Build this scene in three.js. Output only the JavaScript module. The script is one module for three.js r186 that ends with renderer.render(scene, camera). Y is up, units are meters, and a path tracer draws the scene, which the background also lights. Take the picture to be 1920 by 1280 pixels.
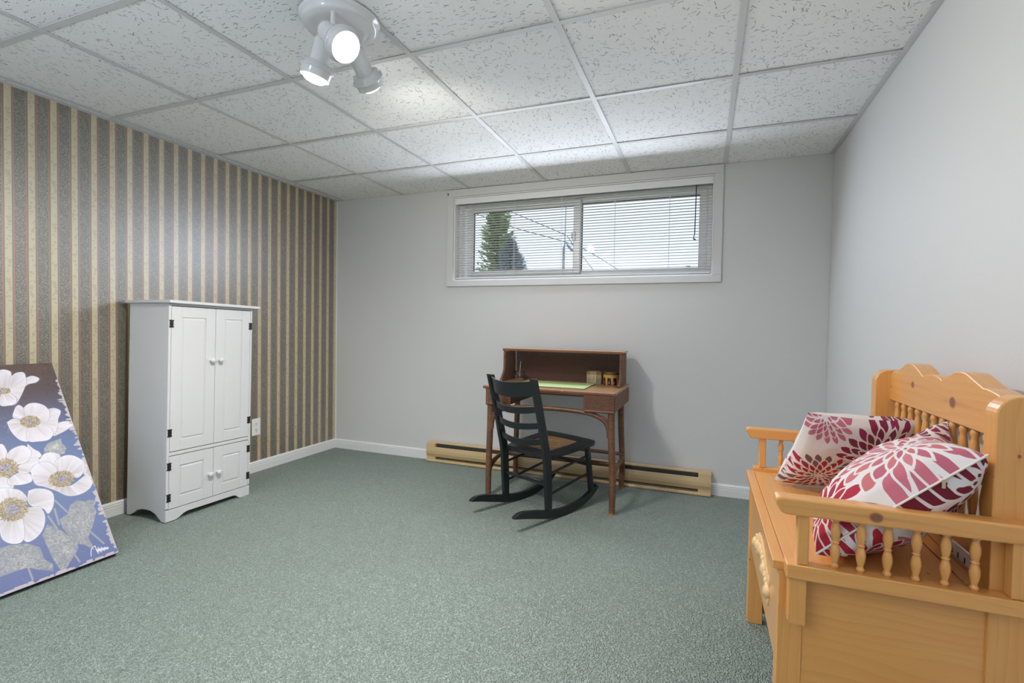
import * as THREE from 'three';
import { RoundedBoxGeometry } from 'three/addons/geometries/RoundedBoxGeometry.js';
import { mergeGeometries, mergeVertices, toCreasedNormals } from 'three/addons/utils/BufferGeometryUtils.js';
import { RectAreaLightUniformsLib } from 'three/addons/lights/RectAreaLightUniformsLib.js';

// ---------- camera, sky, light, exposure ----------
RectAreaLightUniformsLib.init();
const scene = new THREE.Scene();
const camera = new THREE.PerspectiveCamera(2 * Math.atan(640 / 934.06) * 180 / Math.PI, 1.5, 0.05, 200);
camera.position.set(3.0406, 1.0717, 3.5303);
camera.rotation.set(-0.0251, 0.3708, 0.0165, 'YXZ');
scene.add(camera);
const renderer = new THREE.WebGLRenderer();
renderer.toneMapping = THREE.LinearToneMapping;
renderer.toneMappingExposure = 1.0;
renderer.shadowMap.enabled = true;
scene.background = new THREE.Color().setRGB(1.0, 1.12, 1.27);      // bright hazy overcast sky
const SPOT_COLOR = new THREE.Color().setRGB(1, 0.95, 0.86);
const UNSEEN_TORCH_CD = 17, UNSEEN_TORCH_COLOR = new THREE.Color().setRGB(0.86, 0.96, 1.12);

{ // added area light before the blind, boosting window daylight beyond the sky, turned down
  const L = new THREE.RectAreaLight(new THREE.Color().setRGB(0.87, 0.95, 1.08), 7, 1.78, 0.46); L.position.set(2.125, 1.76, 0.115); L.lookAt(2.125, 1.76 - 0.466 * 5, 5.115); L.name = 'added_window_light'; scene.add(L);
}

// ---------- small helpers ----------
const XR = 3.7358, H = 2.161, ZR = 5.2;                            // room: x 0..XR, z 0 (window wall) .. ZR
function rng(seed) { let a = seed >>> 0; return () => { a = (a + 0x6d2b79f5) | 0; let t = Math.imul(a ^ (a >>> 15), 1 | a); t = (t + Math.imul(t ^ (t >>> 7), 61 | t)) ^ t; return ((t ^ (t >>> 14)) >>> 0) / 4294967296; }; }
const used = new Map();
function numbered(name) { const n = used.get(name) || 0; used.set(name, n + 1); return n ? name + '_' + String(n).padStart(3, '0') : name; }
function rgb(hex) { return new THREE.Color(hex); }
function shadows(o) { o.traverse((m) => { if (m.isMesh) { m.castShadow = true; m.receiveShadow = true; } }); return o; }
// a thing: a group at its base; the pieces inside are given in world coordinates unless local = true
function thing(name, label, category, base, group) {
  const o = new THREE.Group(); o.name = numbered(name); o.position.set(...base);
  o.userData = { label, category }; if (group) o.userData.group = group;
  o.userData.base = base; scene.add(o); return o;
}
function structure(name, base = [0, 0, 0]) {
  const o = new THREE.Group(); o.name = name; o.position.set(...base); o.userData = { kind: 'structure', base }; scene.add(o); return o;
}
function tidy(g) {
  g = g.index ? g.toNonIndexed() : g; 
  for (const k of Object.keys(g.attributes)) if (!['position', 'normal', 'uv'].includes(k)) g.deleteAttribute(k);
  if (!g.attributes.normal) g.computeVertexNormals();
  if (!g.attributes.uv) g.setAttribute('uv', new THREE.BufferAttribute(new Float32Array(g.attributes.position.count * 2), 2));
  g.morphAttributes = {}; return g;
}
function join(geos) { geos = (Array.isArray(geos) ? geos : [geos]).map(tidy); return geos.length === 1 ? geos[0] : mergeGeometries(geos); }
// piece in world coordinates under a group standing at base
function part(name, geos, mat, parent, label) {
  const g = join(geos), m = new THREE.Mesh(g, mat);
  let p = parent, off = [0, 0, 0];
  while (p && p !== scene) { off = off.map((v, i) => v + p.position.getComponent(i)); p = p.parent; }
  g.translate(-off[0], -off[1], -off[2]);
  m.name = name; if (label) m.userData.label = label; parent.add(m); m.castShadow = m.receiveShadow = true; return m;
}
// piece in the local coordinates of its parent
function local(name, geos, mat, parent, label) {
  const m = new THREE.Mesh(join(geos), mat); m.name = name; if (label) m.userData.label = label; parent.add(m); m.castShadow = m.receiveShadow = true; return m;
}
function one(name, label, category, geos, mat, base, group) {
  const g = join(geos), m = new THREE.Mesh(g, mat); g.translate(-base[0], -base[1], -base[2]); m.position.set(...base);
  m.name = numbered(name); m.userData = { label, category }; if (group) m.userData.group = group; scene.add(m); m.castShadow = m.receiveShadow = true; return m;
}
// box from corner to corner, with a rounded edge and uv in metres (u along the grain axis)
function bx(x0, x1, y0, y1, z0, z1, r = 0.002, grain = 'x', seg = 1) {
  const w = x1 - x0, h = y1 - y0, d = z1 - z0; r = Math.min(r, w * 0.49, h * 0.49, d * 0.49);
  const g = r > 0 ? new RoundedBoxGeometry(w, h, d, seg, r) : new THREE.BoxGeometry(w, h, d);
  g.translate((x0 + x1) / 2, (y0 + y1) / 2, (z0 + z1) / 2); return boxUV(g, grain);
}
let uvSeed = rng(77);
function boxUV(g, grain = 'x', offset = true) {
  g = tidy(g); const p = g.attributes.position, uv = g.attributes.uv, ax = { x: 0, y: 1, z: 2 }[grain];
  const ou = offset ? uvSeed() * 3 : 0, ov = offset ? uvSeed() * 3 : 0;
  const a = new THREE.Vector3(), b = new THREE.Vector3(), c = new THREE.Vector3();
  for (let i = 0; i < p.count; i += 3) {
    a.fromBufferAttribute(p, i); b.fromBufferAttribute(p, i + 1); c.fromBufferAttribute(p, i + 2);
    const n = b.clone().sub(a).cross(c.clone().sub(a)), m = [Math.abs(n.x), Math.abs(n.y), Math.abs(n.z)];
    const k = m[0] >= m[1] && m[0] >= m[2] ? 0 : m[1] >= m[2] ? 1 : 2;
    const rest = [0, 1, 2].filter((q) => q !== k), U = rest.includes(ax) ? ax : rest[0], V = rest.find((q) => q !== U);
    [a, b, c].forEach((v, j) => uv.setXY(i + j, v.getComponent(U) * (U === ax ? 1 : 0.15) + ou, v.getComponent(V) + ov + k * 0.37));
  }
  return g;
}
// tube swept along points with its own radius at every step
function sweep(points, radius, N, M = 8, closed = false) {
  const curve = points.getPointAt ? points : new THREE.CatmullRomCurve3(points.map((q) => new THREE.Vector3(...q)), closed, 'catmullrom', 0.5);
  const fr = curve.computeFrenetFrames(N, closed), pos = [], uv = [], idx = [], len = curve.getLength(), P = new THREE.Vector3();
  for (let i = 0; i <= N; i++) {
    const t = i / N, r = typeof radius === 'function' ? radius(t) : radius; curve.getPointAt(Math.min(t, 1), P);
    for (let j = 0; j <= M; j++) {
      const a = (j / M) * Math.PI * 2, v = P.clone().addScaledVector(fr.normals[i], Math.cos(a) * r).addScaledVector(fr.binormals[i], Math.sin(a) * r);
      pos.push(v.x, v.y, v.z); uv.push(t * len, (j / M) * 0.1);
    }
  }
  for (let i = 0; i < N; i++) for (let j = 0; j < M; j++) { const a = i * (M + 1) + j, b = a + M + 1; idx.push(a, b, a + 1, b, b + 1, a + 1); }
  if (!closed) for (const e of [0, N]) {                            // end caps
    const t = e / N; curve.getPointAt(t, P); const c = pos.length / 3; pos.push(P.x, P.y, P.z); uv.push(0, 0);
    for (let j = 0; j < M; j++) { const a = e * (M + 1) + j; e ? idx.push(c, a, a + 1) : idx.push(c, a + 1, a); }
  }
  const g = new THREE.BufferGeometry(); g.setAttribute('position', new THREE.Float32BufferAttribute(pos, 3)); g.setAttribute('uv', new THREE.Float32BufferAttribute(uv, 2)); g.setIndex(idx);
  // seam vertices share position: smooth them through merged normals
  g.computeVertexNormals(); const n = g.attributes.normal;
  for (let i = 0; i <= N; i++) { const a = i * (M + 1), b = a + M, v = new THREE.Vector3(n.getX(a) + n.getX(b), n.getY(a) + n.getY(b), n.getZ(a) + n.getZ(b)).normalize(); n.setXYZ(a, v.x, v.y, v.z); n.setXYZ(b, v.x, v.y, v.z); }
  return g;
}
function rod(a, b, r, M = 10, r2 = r) {
  const A = new THREE.Vector3(...a), B = new THREE.Vector3(...b), d = B.clone().sub(A), g = new THREE.CylinderGeometry(r2, r, d.length(), M, 1);
  g.applyQuaternion(new THREE.Quaternion().setFromUnitVectors(new THREE.Vector3(0, 1, 0), d.clone().normalize())); g.translate((A.x + B.x) / 2, (A.y + B.y) / 2, (A.z + B.z) / 2); return g;
}
// flat bar of rectangular section between two points; side = direction of its width
function bar(a, b, w, t, side, r = 0.003, grainUV = true) {
  const A = new THREE.Vector3(...a), B = new THREE.Vector3(...b), y = B.clone().sub(A), L = y.length(); y.normalize();
  const x = new THREE.Vector3(...side); x.addScaledVector(y, -x.dot(y)).normalize(); const z = x.clone().cross(y);
  let g = new RoundedBoxGeometry(w, L, t, 1, Math.min(r, w * 0.45, t * 0.45)); if (grainUV) g = boxUV(g, 'y');
  g.applyMatrix4(new THREE.Matrix4().makeBasis(x, y, z)); g.translate((A.x + B.x) / 2, (A.y + B.y) / 2, (A.z + B.z) / 2); return g;
}
function lathe(profile, M = 20) { return new THREE.LatheGeometry(profile.map((q) => new THREE.Vector2(q[0], q[1])), M); }
function place(g, x, y, z, rx = 0, ry = 0, rz = 0, s = 1) { g.applyMatrix4(new THREE.Matrix4().compose(new THREE.Vector3(x, y, z), new THREE.Quaternion().setFromEuler(new THREE.Euler(rx, ry, rz)), new THREE.Vector3(s, s, s))); return g; }
// outline in a plane, given thickness: axes 'zy' = drawn in (z, y), thick along x from x0
function slabZY(pts, x0, x1, bevel = 0.003, grain = 'z') {
  const s = new THREE.Shape(pts.map((q) => new THREE.Vector2(q[0], q[1])));
  const g = new THREE.ExtrudeGeometry(s, { depth: x1 - x0 - 2 * bevel, bevelEnabled: bevel > 0, bevelThickness: bevel, bevelSize: bevel, bevelOffset: -bevel, bevelSegments: 2, steps: 1 });
  g.applyMatrix4(new THREE.Matrix4().set(0, 0, 1, x0 + bevel, 0, 1, 0, 0, 1, 0, 0, 0, 0, 0, 0, 1)); flip(g); return boxUV(g, grain);
}
function slabXY(pts, z0, z1, bevel = 0.003, grain = 'x', holes = []) {
  const s = new THREE.Shape(pts.map((q) => new THREE.Vector2(q[0], q[1]))); for (const h of holes) s.holes.push(new THREE.Path(h.map((q) => new THREE.Vector2(q[0], q[1]))));
  const g = new THREE.ExtrudeGeometry(s, { depth: z1 - z0 - 2 * bevel, bevelEnabled: bevel > 0, bevelThickness: bevel, bevelSize: bevel, bevelOffset: -bevel, bevelSegments: 2, steps: 1 });
  g.translate(0, 0, z0 + bevel); return boxUV(g, grain);
}
function flip(g) {                                                   // a mirrored matrix turned the faces inside out
  if (g.index) { const i = g.index; for (let k = 0; k < i.count; k += 3) { const t = i.getX(k); i.setX(k, i.getX(k + 1)); i.setX(k + 1, t); } }
  else for (const a of Object.values(g.attributes)) { const n = a.itemSize, arr = a.array; for (let k = 0; k < a.count; k += 3) for (let c = 0; c < n; c++) { const t = arr[k * n + c]; arr[k * n + c] = arr[(k + 1) * n + c]; arr[(k + 1) * n + c] = t; } }
  g.computeVertexNormals(); return g;
}
function smooth(pts, n = 60, closed = false) { return new THREE.SplineCurve((closed ? [...pts, pts[0]] : pts).map((q) => new THREE.Vector2(q[0], q[1]))).getPoints(n).map((v) => [v.x, v.y]); }

// ---------- textures ----------
function hash2(x, y, s) { let h = Math.imul(x, 374761393) ^ Math.imul(y, 668265263) ^ Math.imul(s, 1274126177); h = Math.imul(h ^ (h >>> 13), 1274126177); return ((h ^ (h >>> 16)) >>> 0) / 4294967296; }
function vnoise(x, y, px, py, s) {                                   // value noise repeating after px, py cells
  const xi = Math.floor(x), yi = Math.floor(y), fx = x - xi, fy = y - yi, u = fx * fx * (3 - 2 * fx), v = fy * fy * (3 - 2 * fy);
  const X = (k) => ((k % px) + px) % px, Y = (k) => ((k % py) + py) % py;
  const a = hash2(X(xi), Y(yi), s), b = hash2(X(xi + 1), Y(yi), s), c = hash2(X(xi), Y(yi + 1), s), d = hash2(X(xi + 1), Y(yi + 1), s);
  return a + (b - a) * u + (c - a) * v + (a - b - c + d) * u * v;
}
function fbm(u, v, cu, cv, s, oct = 4) { let t = 0, a = 0.5, n = 0; for (let i = 0; i < oct; i++) { t += a * vnoise(u * cu, v * cv, cu, cv, s + i); n += a; a *= 0.5; cu *= 2; cv *= 2; } return t / n; }
function data(w, h, fn, srgb = true) {
  const d = new Uint8Array(w * h * 4); let k = 0;
  for (let j = 0; j < h; j++) for (let i = 0; i < w; i++) { const c = fn(i / w, j / h, i, j); d[k++] = c[0]; d[k++] = c[1]; d[k++] = c[2]; d[k++] = 255; }
  return texture(d, w, h, srgb);
}
function texture(d, w, h, srgb, channels) {
  const t = new THREE.DataTexture(d, w, h, THREE.RGBAFormat); t.wrapS = t.wrapT = THREE.RepeatWrapping; t.magFilter = THREE.LinearFilter; t.minFilter = THREE.LinearMipmapLinearFilter;
  t.generateMipmaps = true; if (srgb) t.colorSpace = THREE.SRGBColorSpace; t.needsUpdate = true; return t;
}
function gray(h, w, hgt) { const d = new Uint8Array(w * hgt * 4); for (let i = 0; i < w * hgt; i++) { const v = Math.max(0, Math.min(255, h[i] * 255)); d[4 * i] = d[4 * i + 1] = d[4 * i + 2] = v; d[4 * i + 3] = 255; } return texture(d, w, hgt, false); }
function per(t, su, sv) { const c = t.clone(); c.repeat.set(1 / su, 1 / sv); c.needsUpdate = true; return c; }   // one repeat covers su x sv metres
function canvasTexture(w, h, draw) { const c = document.createElement('canvas'); c.width = w; c.height = h; draw(c.getContext('2d'), w, h); const t = new THREE.CanvasTexture(c); t.colorSpace = THREE.SRGBColorSpace; t.magFilter = THREE.LinearFilter; return t; }
const mix = (a, b, t) => a.map((v, i) => v + (b[i] - v) * t);
const std = (o) => new THREE.MeshStandardMaterial(o), phys = (o) => new THREE.MeshPhysicalMaterial(o);

// ---------- materials ----------
const paintBump = gray((() => { const n = 512, h = new Float32Array(n * n); for (let j = 0; j < n; j++) for (let i = 0; i < n; i++) h[j * n + i] = 0.6 * fbm(i / n, j / n, 60, 60, 5, 3) + 0.4 * fbm(i / n, j / n, 9, 6, 8, 3); return h; })(), 512, 512);
const M = {};
M.wall = std({ color: new THREE.Color().setRGB(0.66, 0.66, 0.66), roughness: 0.62, bumpMap: per(paintBump, 0.6, 0.6), bumpScale: 0.0004 });
M.trimWhite = phys({ color: new THREE.Color().setRGB(0.8, 0.8, 0.81), roughness: 0.35 });
M.vinyl = phys({ color: new THREE.Color().setRGB(0.84, 0.84, 0.84), roughness: 0.3 });
M.cabinetWhite = phys({ color: new THREE.Color().setRGB(0.66, 0.66, 0.67), roughness: 0.38 });
M.slat = phys({ color: new THREE.Color().setRGB(0.84, 0.84, 0.85), roughness: 0.35 });
M.gasket = std({ color: new THREE.Color().setRGB(0.02, 0.02, 0.03), roughness: 0.6 });
M.black = std({ color: new THREE.Color().setRGB(0.012, 0.012, 0.012), roughness: 0.5 });
M.glass = phys({ color: 0xffffff, transmission: 1, thickness: 0, roughness: 0, ior: 1.5 });
M.gridMetal = phys({ color: new THREE.Color().setRGB(0.66, 0.66, 0.665), roughness: 0.4 });
M.iron = phys({ color: new THREE.Color().setRGB(0.05, 0.047, 0.043), roughness: 0.38, metalness: 0.7 });

// carpet: every loop of yarn is laid down as one short rounded stroke, in patches of ribs that run different ways
const carpet = (() => {
  const n = 2048, size = 1.8, k = n / size, R = rng(11), h = new Float32Array(n * n), col = new Uint8Array(n * n * 4), dirs = [0, Math.PI / 2, 0.8, -0.75, 0.1, 1.5];
  const base = [0.35, 0.42, 0.375], put = (i, c, hv) => { h[i] = hv; for (let q = 0; q < 3; q++) col[4 * i + q] = 255 * Math.pow(Math.min(1, c[q]), 1 / 2.2); col[4 * i + 3] = 255; };
  for (let i = 0; i < n * n; i++) put(i, [base[0] * 0.75, base[1] * 0.75, base[2] * 0.75], 0);
  const cells = 12, cdir = Array.from({ length: cells * cells }, () => dirs[(R() * dirs.length) | 0]), pitch = 0.0105;
  for (let q = 0; q < 150000; q++) {
    let x = R() * size, y = R() * size; const wx = x + 0.16 * (vnoise(x * 5, y * 5, 9, 9, 3) - 0.5), wy = y + 0.16 * (vnoise(x * 5, y * 5, 9, 9, 4) - 0.5);
    const c = ((Math.floor(wx / size * cells) + cells) % cells) + cells * ((Math.floor(wy / size * cells) + cells) % cells), a = cdir[c] + (R() - 0.5) * (R() < 0.35 ? 3.1 : 0.6), ca = Math.cos(a), sa = Math.sin(a);
    const off = -x * sa + y * ca, snap = (Math.round(off / pitch) * pitch - off) * (R() < 0.5 ? 0.9 : 0); x -= sa * snap; y += ca * snap;
    const L = (0.0015 + R() * 0.003) * k / 2, W = (0.0015 + R() * 0.0009) * k, top = 0.45 + R() * 0.55, tone = 0.8 + R() * 0.42, hue = (R() - 0.5) * 0.035;
    const cx = x * k, cy = y * k, rad = Math.ceil(L + W + 1), yc = [base[0] * tone + hue * 0.4, base[1] * tone + hue * 0.3, base[2] * tone - hue * 0.3];
    for (let j = -rad; j <= rad; j++) for (let i = -rad; i <= rad; i++) {
      const px = Math.floor(cx) + i, py = Math.floor(cy) + j, dx = px - cx, dy = py - cy, s = dx * ca + dy * sa, t = -dx * sa + dy * ca, e = Math.max(0, Math.abs(s) - L), r2 = (e * e + t * t) / (W * W);
      if (r2 < 1) { const hv = top * Math.sqrt(1 - r2), at = ((py % n) + n) % n * n + ((px % n) + n) % n; if (hv > h[at]) put(at, yc, hv); }
    }
  }
  return { map: per(texture(col, n, n, true), size, size), bump: per(gray(h, n, n), size, size) };
})();
M.carpet = std({ map: carpet.map, bumpMap: carpet.bump, bumpScale: 0.009, roughness: 1 });

// mineral-fibre ceiling tiles: fissures and pin holes pressed into the face
function tileTexture(seed, directed) {
  const n = 1024, size = 0.6, k = n / size, R = rng(seed), h = new Float32Array(n * n).fill(1), dark = new Float32Array(n * n);
  for (let i = 0; i < n * n; i++) h[i] = 0.93 + 0.07 * hash2(i % n, (i / n) | 0, seed);
  const dent = (x, y, r, depth) => { const cx = x * k, cy = y * k, rr = r * k, m = Math.ceil(rr + 1); for (let j = -m; j <= m; j++) for (let i = -m; i <= m; i++) { const px = Math.round(cx) + i, py = Math.round(cy) + j, d = Math.hypot(px - cx, py - cy) / rr; if (d < 1) { const at = ((py % n) + n) % n * n + ((px % n) + n) % n; h[at] = Math.min(h[at], 1 - depth * (1 - d * d)); dark[at] = Math.max(dark[at], depth); } } };
  for (let q = 0; q < 560; q++) {
    let x = R() * size, y = R() * size, a = directed ? (R() - 0.5) * 0.9 : R() * Math.PI * 2; const L = 0.004 + Math.pow(R(), 2) * 0.02, r = 0.0007 + R() * 0.0008, bend = (R() - 0.5) * 90;
    for (let s = 0; s < L; s += 0.0006) { dent(x, y, r * (0.6 + 0.4 * Math.sin(Math.PI * s / L)), 0.9); x += Math.cos(a) * 0.0006; y += Math.sin(a) * 0.0006; a += bend * 0.0006; }
  }
  for (let q = 0; q < 1100; q++) dent(R() * size, R() * size, 0.0004 + R() * 0.0006, 0.8);
  const col = new Uint8Array(n * n * 4);
  for (let i = 0; i < n * n; i++) { const g = hash2(i % n, (i / n) | 0, seed + 3), v = dark[i] > 0.5 ? 140 : 244 + g * 6; col[4 * i] = v; col[4 * i + 1] = v; col[4 * i + 2] = v; col[4 * i + 3] = 255; }
  return std({ map: per(texture(col, n, n, true), size, size), bumpMap: per(gray(h, n, n), size, size), bumpScale: 0.0016, roughness: 0.95 });
}
const tileMats = [tileTexture(21, false), tileTexture(22, true)];

// striped wallpaper: one texture covers two stripe periods (0.1754 m) by 0.5 m
M.wallpaper = (() => {
  const w = 512, h = 1024, P = 0.0877, SW = 2 * P, SH = 0.5, R = rng(31), d = new Uint8Array(w * h * 4), leaf = [];
  for (let q = 0; q < 84; q++) leaf.push([(q % 2) * P + P / 2 + (R() - 0.5) * 0.019, R() * SH, 0.0036 + R() * 0.0036, R() * Math.PI, 0.5 + R() * 0.5]);
  const dots = []; for (let q = 0; q < 5200; q++) dots.push([R() * SW, R() * SH]);
  const grid = new Map(); dots.forEach((p, i) => { const key = Math.floor(p[0] / 0.004) + ',' + Math.floor(p[1] / 0.004); (grid.get(key) || grid.set(key, []).get(key)).push(i); });
  const dotAt = (x, y) => { const gx = Math.floor(x / 0.004), gy = Math.floor(y / 0.004); for (let a = -1; a < 2; a++) for (let b = -1; b < 2; b++) for (const i of grid.get((gx + a) + ',' + (gy + b)) || []) if (Math.hypot(dots[i][0] - x, dots[i][1] - y) < 0.001) return true; return false; };
  const rough = new Float32Array(w * h);
  for (let j = 0; j < h; j++) for (let i = 0; i < w; i++) {
    const x = (i + 0.5) / w * SW, y = (j + 0.5) / h * SH, s = (x % P) - P / 2, a = Math.abs(s); let c;
    if (a < 0.0135) {
      c = [196, 181, 144];
      for (const l of leaf) { let dx = x - l[0], dy = y - l[1]; if (dy > SH / 2) dy -= SH; if (dy < -SH / 2) dy += SH; if (Math.abs(dx) > 0.007 || Math.abs(dy) > 0.007) continue; const ca = Math.cos(l[3]), sa = Math.sin(l[3]), p = (dx * ca + dy * sa) / l[2], q = (-dx * sa + dy * ca) / (l[2] * l[4]), r = p * p + q * q; if (r < 1 && (r > 0.42 || q > 0)) c = [166, 152, 118]; }
      if (a > 0.0122) c = [178, 166, 130];
    } else if (a < 0.0195) c = s > 0 ? [104, 98, 62] : [108, 104, 92];
    else if (a < 0.0225) c = [176, 88, 62];
    else c = dotAt(x, y) ? [176, 166, 138] : [70, 66, 54];
    const at = j * w + i; d[4 * at] = c[0]; d[4 * at + 1] = c[1]; d[4 * at + 2] = c[2]; d[4 * at + 3] = 255; rough[at] = a > 0.0225 && c[0] < 100 ? 0.2 : 0.6 ;
  }
  return phys({ map: per(texture(d, w, h, true), SW, SH), roughness: 0.42, ior: 2.33, clearcoat: 1, clearcoatRoughness: 0.36, bumpMap: per(gray(rough, w, h), SW, SH), bumpScale: 0.0002 });
})();

// knotty pine, u along the grain: 1.2 m by 0.6 m
const knots = (() => { const R = rng(41); return Array.from({ length: 12 }, (_, i) => [R() * 1.2, R() * 0.6, i ? (i < 4 ? 0.004 + R() * 0.004 : 0.0013 + R() * 0.0012) : 0.0105]); })();
const pineMap = (() => {
  const w = 2048, h = 1024;
  return per(data(w, h, (u, v) => {
    const x = u * 1.2, y = v * 0.6; let push = 0, k = 0, ring = 0;
    for (const q of knots) { let dx = x - q[0], dy = y - q[1]; dx -= Math.round(dx / 1.2) * 1.2; dy -= Math.round(dy / 0.6) * 0.6; const d = Math.sqrt(dx * dx / 5 + dy * dy) / q[2]; push += (dy > 0 ? 1 : -1) * Math.exp(-d * 0.7) * 0.012; const e = Math.hypot(dx / 1.25, dy) / q[2]; if (e < 1.6) { k = Math.max(k, Math.min(0.95, (1.6 - e) * 1.4)); ring = 0.5 + 0.5 * Math.sin(e * 11 + 6 * fbm(u, v, 60, 60, 47, 2)); } k = Math.max(k, 0.4 * Math.exp(-Math.pow(dy / (q[2] * 0.5), 2)) * Math.exp(-Math.abs(dx) / (q[2] * 7))); }
    const warp = 0.06 * fbm(u, v, 3, 5, 51, 3), f = (y + push + warp) * 46, g = f - Math.floor(f), band = Math.pow(g, 2.2) * (0.45 + 0.55 * fbm(u, v, 2, 12, 53, 2)), fine = fbm(u, v, 10, 300, 57, 2), big = fbm(u, v, 3, 8, 61, 3);
    let c = mix([236, 176, 100], [211, 140, 67], Math.min(1, band * 0.55 + fine * 0.22)); c = mix(c, [226, 154, 76], big * 0.6);
    if (k > 0) c = mix(c, mix([156, 90, 48], [112, 60, 34], ring), k);
    return c;
  }), 1.2, 0.6);
})();
// slides a board's grain so that knot number k lies at the point p of the face whose normal axis is n (0 x, 1 y, 2 z), grain along axis a
function knotAt(g, k, p, n, a) {
  const pos = g.attributes.position, uv = g.attributes.uv, nor = g.attributes.normal, V = [0, 1, 2].find((q) => q !== n && q !== a), c = [pos.array, uv.array];
  for (let i = 0; i < pos.count; i++) if (Math.abs(nor.array[i * 3 + n]) > 0.95) { const du = knots[k][0] - (p[a] + uv.getX(i) - c[0][i * 3 + a]), dv = knots[k][1] - (p[V] + uv.getY(i) - c[0][i * 3 + V]); for (let j = 0; j < uv.count; j++) uv.setXY(j, uv.getX(j) + du, uv.getY(j) + dv); break; }
  return g;
}
M.pine = phys({ map: pineMap, roughness: 0.36, clearcoat: 0.7, clearcoatRoughness: 0.28 });
const darkWood = per(data(512, 256, (u, v) => { const g = fbm(u, v, 3, 40, 71, 4), b = fbm(u, v, 4, 6, 75, 3); return mix([150, 98, 58], [104, 60, 34], g * 0.7 + b * 0.4); }), 0.5, 0.25);
M.deskWood = phys({ map: darkWood, roughness: 0.4, clearcoat: 0.2 });
const reed = data(256, 256, (u, v) => { const g = fbm(u, v, 40, 4, 81, 3), b = fbm(u, v, 7, 3, 85, 3), w = b > 0.66 ? 1 : 0; return mix(mix([128, 90, 66], [88, 58, 44], g), [176, 112, 58], w * 0.22); });
M.deskTopLit = phys({ map: per(data(512, 256, (u, v) => { const g = fbm(u, v, 3, 40, 91, 4), b = fbm(u, v, 4, 6, 95, 3); return mix([186, 148, 108], [142, 104, 70], g * 0.7 + b * 0.4); }), 0.5, 0.25), roughness: 0.38, clearcoat: 0.3 });  // lighter copy of the desk wood: light on the boards put into colour
M.reed = phys({ map: per(reed, 0.25, 0.1), roughness: 0.42 });
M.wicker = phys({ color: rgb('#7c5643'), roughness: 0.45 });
M.wickerShaded = phys({ color: rgb('#684536'), roughness: 0.5 });  // darker copy of the wicker: shade inside hutch and drawers put into colour
M.blackPaint = phys({ color: new THREE.Color().setRGB(0.005, 0.008, 0.011), roughness: 0.34, clearcoat: 0.3, clearcoatRoughness: 0.3 });
M.cane = std({ color: rgb('#b08c66'), roughness: 0.6 });
M.heater = phys({ color: rgb('#cbb085'), roughness: 0.4 });
M.heaterIn = std({ color: rgb('#4a4743'), roughness: 0.5, metalness: 0.3 });

// ---------- the room ----------
const TH = 0.22;
{ const f = new THREE.Mesh(boxUV(new THREE.BoxGeometry(XR + 2 * TH, 0.2, ZR + 2 * TH), 'x', false), M.carpet); f.geometry.translate(XR / 2, -0.1, ZR / 2); f.name = 'floor'; f.userData.kind = 'structure'; f.receiveShadow = f.castShadow = true; scene.add(f); boxUV(f.geometry, 'x', false); }
const WX0 = 1.16, WX1 = 3.07, WY0 = 1.447, WY1 = 2.105;            // window opening
const DX0 = 0.35, DX1 = 2.35, DY1 = 2.03;                          // unseen glazed door behind the camera, placed to light carpet and canvas
function wall(name, geos, mat = M.wall) { const m = new THREE.Mesh(join(geos), mat); m.name = name; m.userData.kind = 'structure'; m.castShadow = m.receiveShadow = true; scene.add(m); return m; }
const HW = H + 0.25;
wall('wall_back', [bx(-TH, WX0, 0, HW, -TH, 0, 0), bx(WX1, XR + TH, 0, HW, -TH, 0, 0), bx(WX0, WX1, 0, WY0, -TH, 0, 0), bx(WX0, WX1, WY1, HW, -TH, 0, 0)]);
wall('wall_right', [bx(XR, XR + 0.03, 0, HW, 0.0035, ZR, 0, 'z'), bx(XR + 0.03, XR + TH, 0, HW, 0, ZR, 0, 'z')]);   // an open joint in the corner
wall('wall_front', [bx(-TH, DX0, 0, HW, ZR, ZR + TH, 0), bx(DX1, XR + TH, 0, HW, ZR, ZR + TH, 0), bx(DX0, DX1, DY1, HW, ZR, ZR + TH, 0)]);
{ // papered wall: u runs along z, counted from the window corner so that the stripes fall where they are
  const g = new THREE.BoxGeometry(TH, HW, ZR); g.translate(-TH / 2, HW / 2, ZR / 2); const t = tidy(g), p = t.attributes.position, uv = t.attributes.uv;
  for (let i = 0; i < p.count; i++) uv.setXY(i, p.getZ(i) - 0.017 + 0.0877 / 2, p.getY(i));
  wall('wall_left', t, M.wallpaper);
}
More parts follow.
